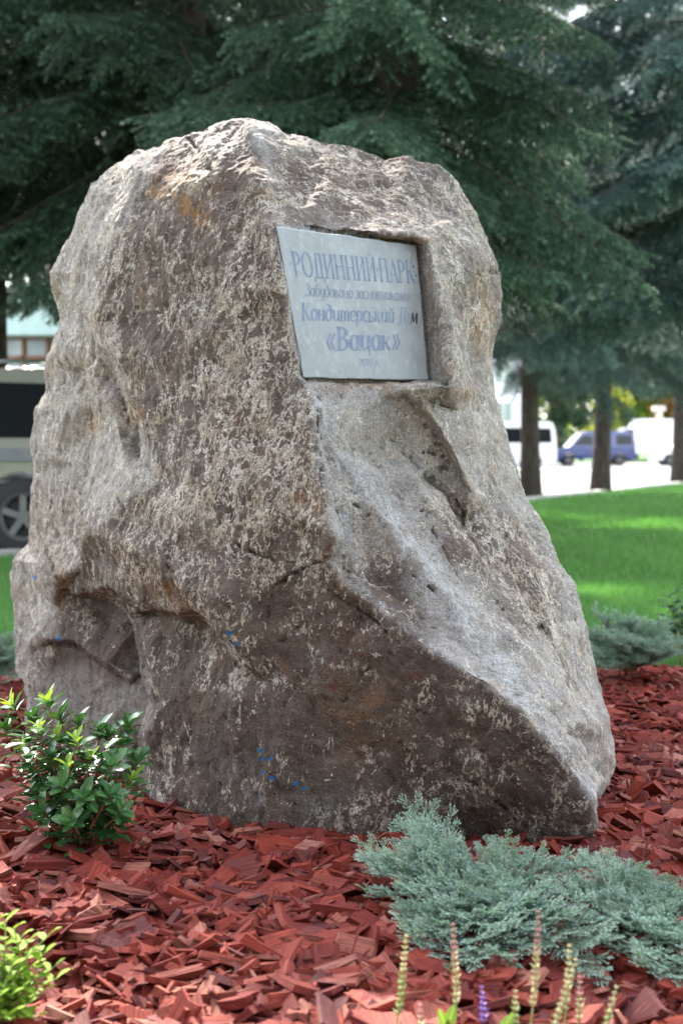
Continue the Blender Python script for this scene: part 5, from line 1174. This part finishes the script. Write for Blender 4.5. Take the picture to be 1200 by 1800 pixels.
# ------------------------------------------------------------------ broad-leaved trees in the sun beyond the road
def mat_decid(name, lo, hi, tr):
    m = Mat(name); t = m.sep(m.attr('tint').outputs['Color']); c = m.mix(t[0], lo, hi); return m.fin(c, .6, trans=(m.mix(1.0, c, (1.6, 1.5, .6), 'MULTIPLY'), tr))
def decid(label, base, H, rad, low, mat, seed, n=9000, ls=.16):
    r = np.random.default_rng(seed); root = tag(empty('broadleaf_tree', base), label, 'tree', 'broad-leaved trees beyond the road'); mb = MB(); rr = random.Random(seed); cl = []
    mb.tube([(0, 0, -.1), (rr.uniform(-.1, .1), 0, H * .3), (rr.uniform(-.3, .3), 0, H * .75)], [.2, .15, .05], 8)
    for i in range(26):
        z = low + (H - low) * rr.random() ** .9; f = (z - low) / (H - low); q = rad * math.sqrt(max(.05, 1 - (2 * f - .85) ** 2 * .8)) * math.sqrt(rr.random()); a = rr.uniform(0, 6.28); c = Vector((q * math.cos(a), q * math.sin(a), z)); cl.append((c, rad * rr.uniform(.22, .4)))
        mb.tube([(0, 0, max(low * .6, z * .55)), c * .6 + Vector((0, 0, z * .3)), c], [.06, .035, .012], 5, False)
    mb.build('trunk', BARK, root, True); k = r.integers(0, len(cl), n); cc = np.array([tuple(c) for c, s in cl])[k]; ss = np.array([s for c, s in cl])[k]
    d = r.normal(size=(n, 3)); d /= np.linalg.norm(d, axis=1)[:, None]; p = cc + d * (ss * r.random(n) ** .45)[:, None]; u = r.normal(size=(n, 3)); u /= np.linalg.norm(u, axis=1)[:, None]; v = np.cross(u, r.normal(size=(n, 3))); v /= np.linalg.norm(v, axis=1)[:, None]
    s = ls * r.uniform(.6, 1.2, n)[:, None]; V = np.stack([p - u * s * .5, p + v * s * .3, p + u * s * .5, p - v * s * .3], 1).reshape(-1, 3)
    link('crown', np_mesh('crown', V, np.arange(len(V)).reshape(-1, 4), mat, col=np.repeat(np.c_[r.random(n), np.zeros((n, 2))], 4, 0)), root)
YEL = mat_decid('sunlit_yellow_leaf', (.12, .17, .02), (.32, .34, .05), .5); GRN = mat_decid('green_leaf', (.04, .09, .02), (.10, .17, .04), .4); DKG = mat_decid('dark_leaf', (.015, .04, .02), (.05, .09, .04), .3); ORG = mat_decid('rusty_leaf', (.20, .11, .03), (.36, .22, .07), .45)
for (lb, px_, Y, H, rad, low, mt, sd) in [('dark green tree beside the white house wall', 975, 88, 7.5, 2.3, .5, DKG, 1), ('yellow-green tree glowing above the blue van bonnet', 1020, 98, 9, 2.9, .8, YEL, 2), ('green tree behind the blue van roof', 1070, 108, 12, 4.2, 1.4, GRN, 3), ('pale green tree behind the white truck', 1118, 112, 10, 3.6, 1.0, YEL, 4),
        ('rusty orange tree at the far end of the white truck', 1195, 106, 8, 2.6, 1.0, ORG, 5), ('tall green tree beyond the far parked row', 1180, 135, 16, 6.5, 1.5, GRN, 6), ('broad green tree behind the dark one by the house', 985, 130, 15, 6, 1.0, GRN, 7), ('dense dark tree behind the pale post', 1150, 120, 13, 5, .8, DKG, 8),
        ('green tree above the pavilion roof', 60, 46, 13, 5.5, 2.5, DKG, 9), ('tall dark tree between pavilion and boulder', 330, 88, 22, 9, 2.0, DKG, 10), ('tall green tree hidden behind the boulder top', 600, 104, 24, 10, 2.0, DKG, 11)]:
    decid(lb, gp(px_, Y), H, rad, low, mt, sd, n=7000, ls=.16 + .003 * Y)
# unseen trees added behind and beside the camera to block low sky light
for i, (x, y, H, rad) in enumerate([(-10, -1.5, 11, 3.8), (-8, -7, 12, 4.2), (-2.5, -10, 12, 4.2), (3.5, -10.5, 11, 4.0), (9, -8, 11, 3.8)]):
    decid(['added unseen tree blocking low sky west of the flower bed', 'added unseen tree blocking low sky at the south-west corner of the bed', 'added unseen tree blocking low sky opposite the plaque', 'added unseen tree blocking low sky south of the junipers', 'added unseen tree blocking low sky at the south-east corner of the bed'][i], Vector((x, y, -.06)), H, rad, .6, DKG, 50 + i, n=9000, ls=.42)
flat_poly('verge', [Vector((-60, 93)), Vector((60, 93)), Vector((90, 160)), Vector((-90, 160))], .0, mat_lawn())
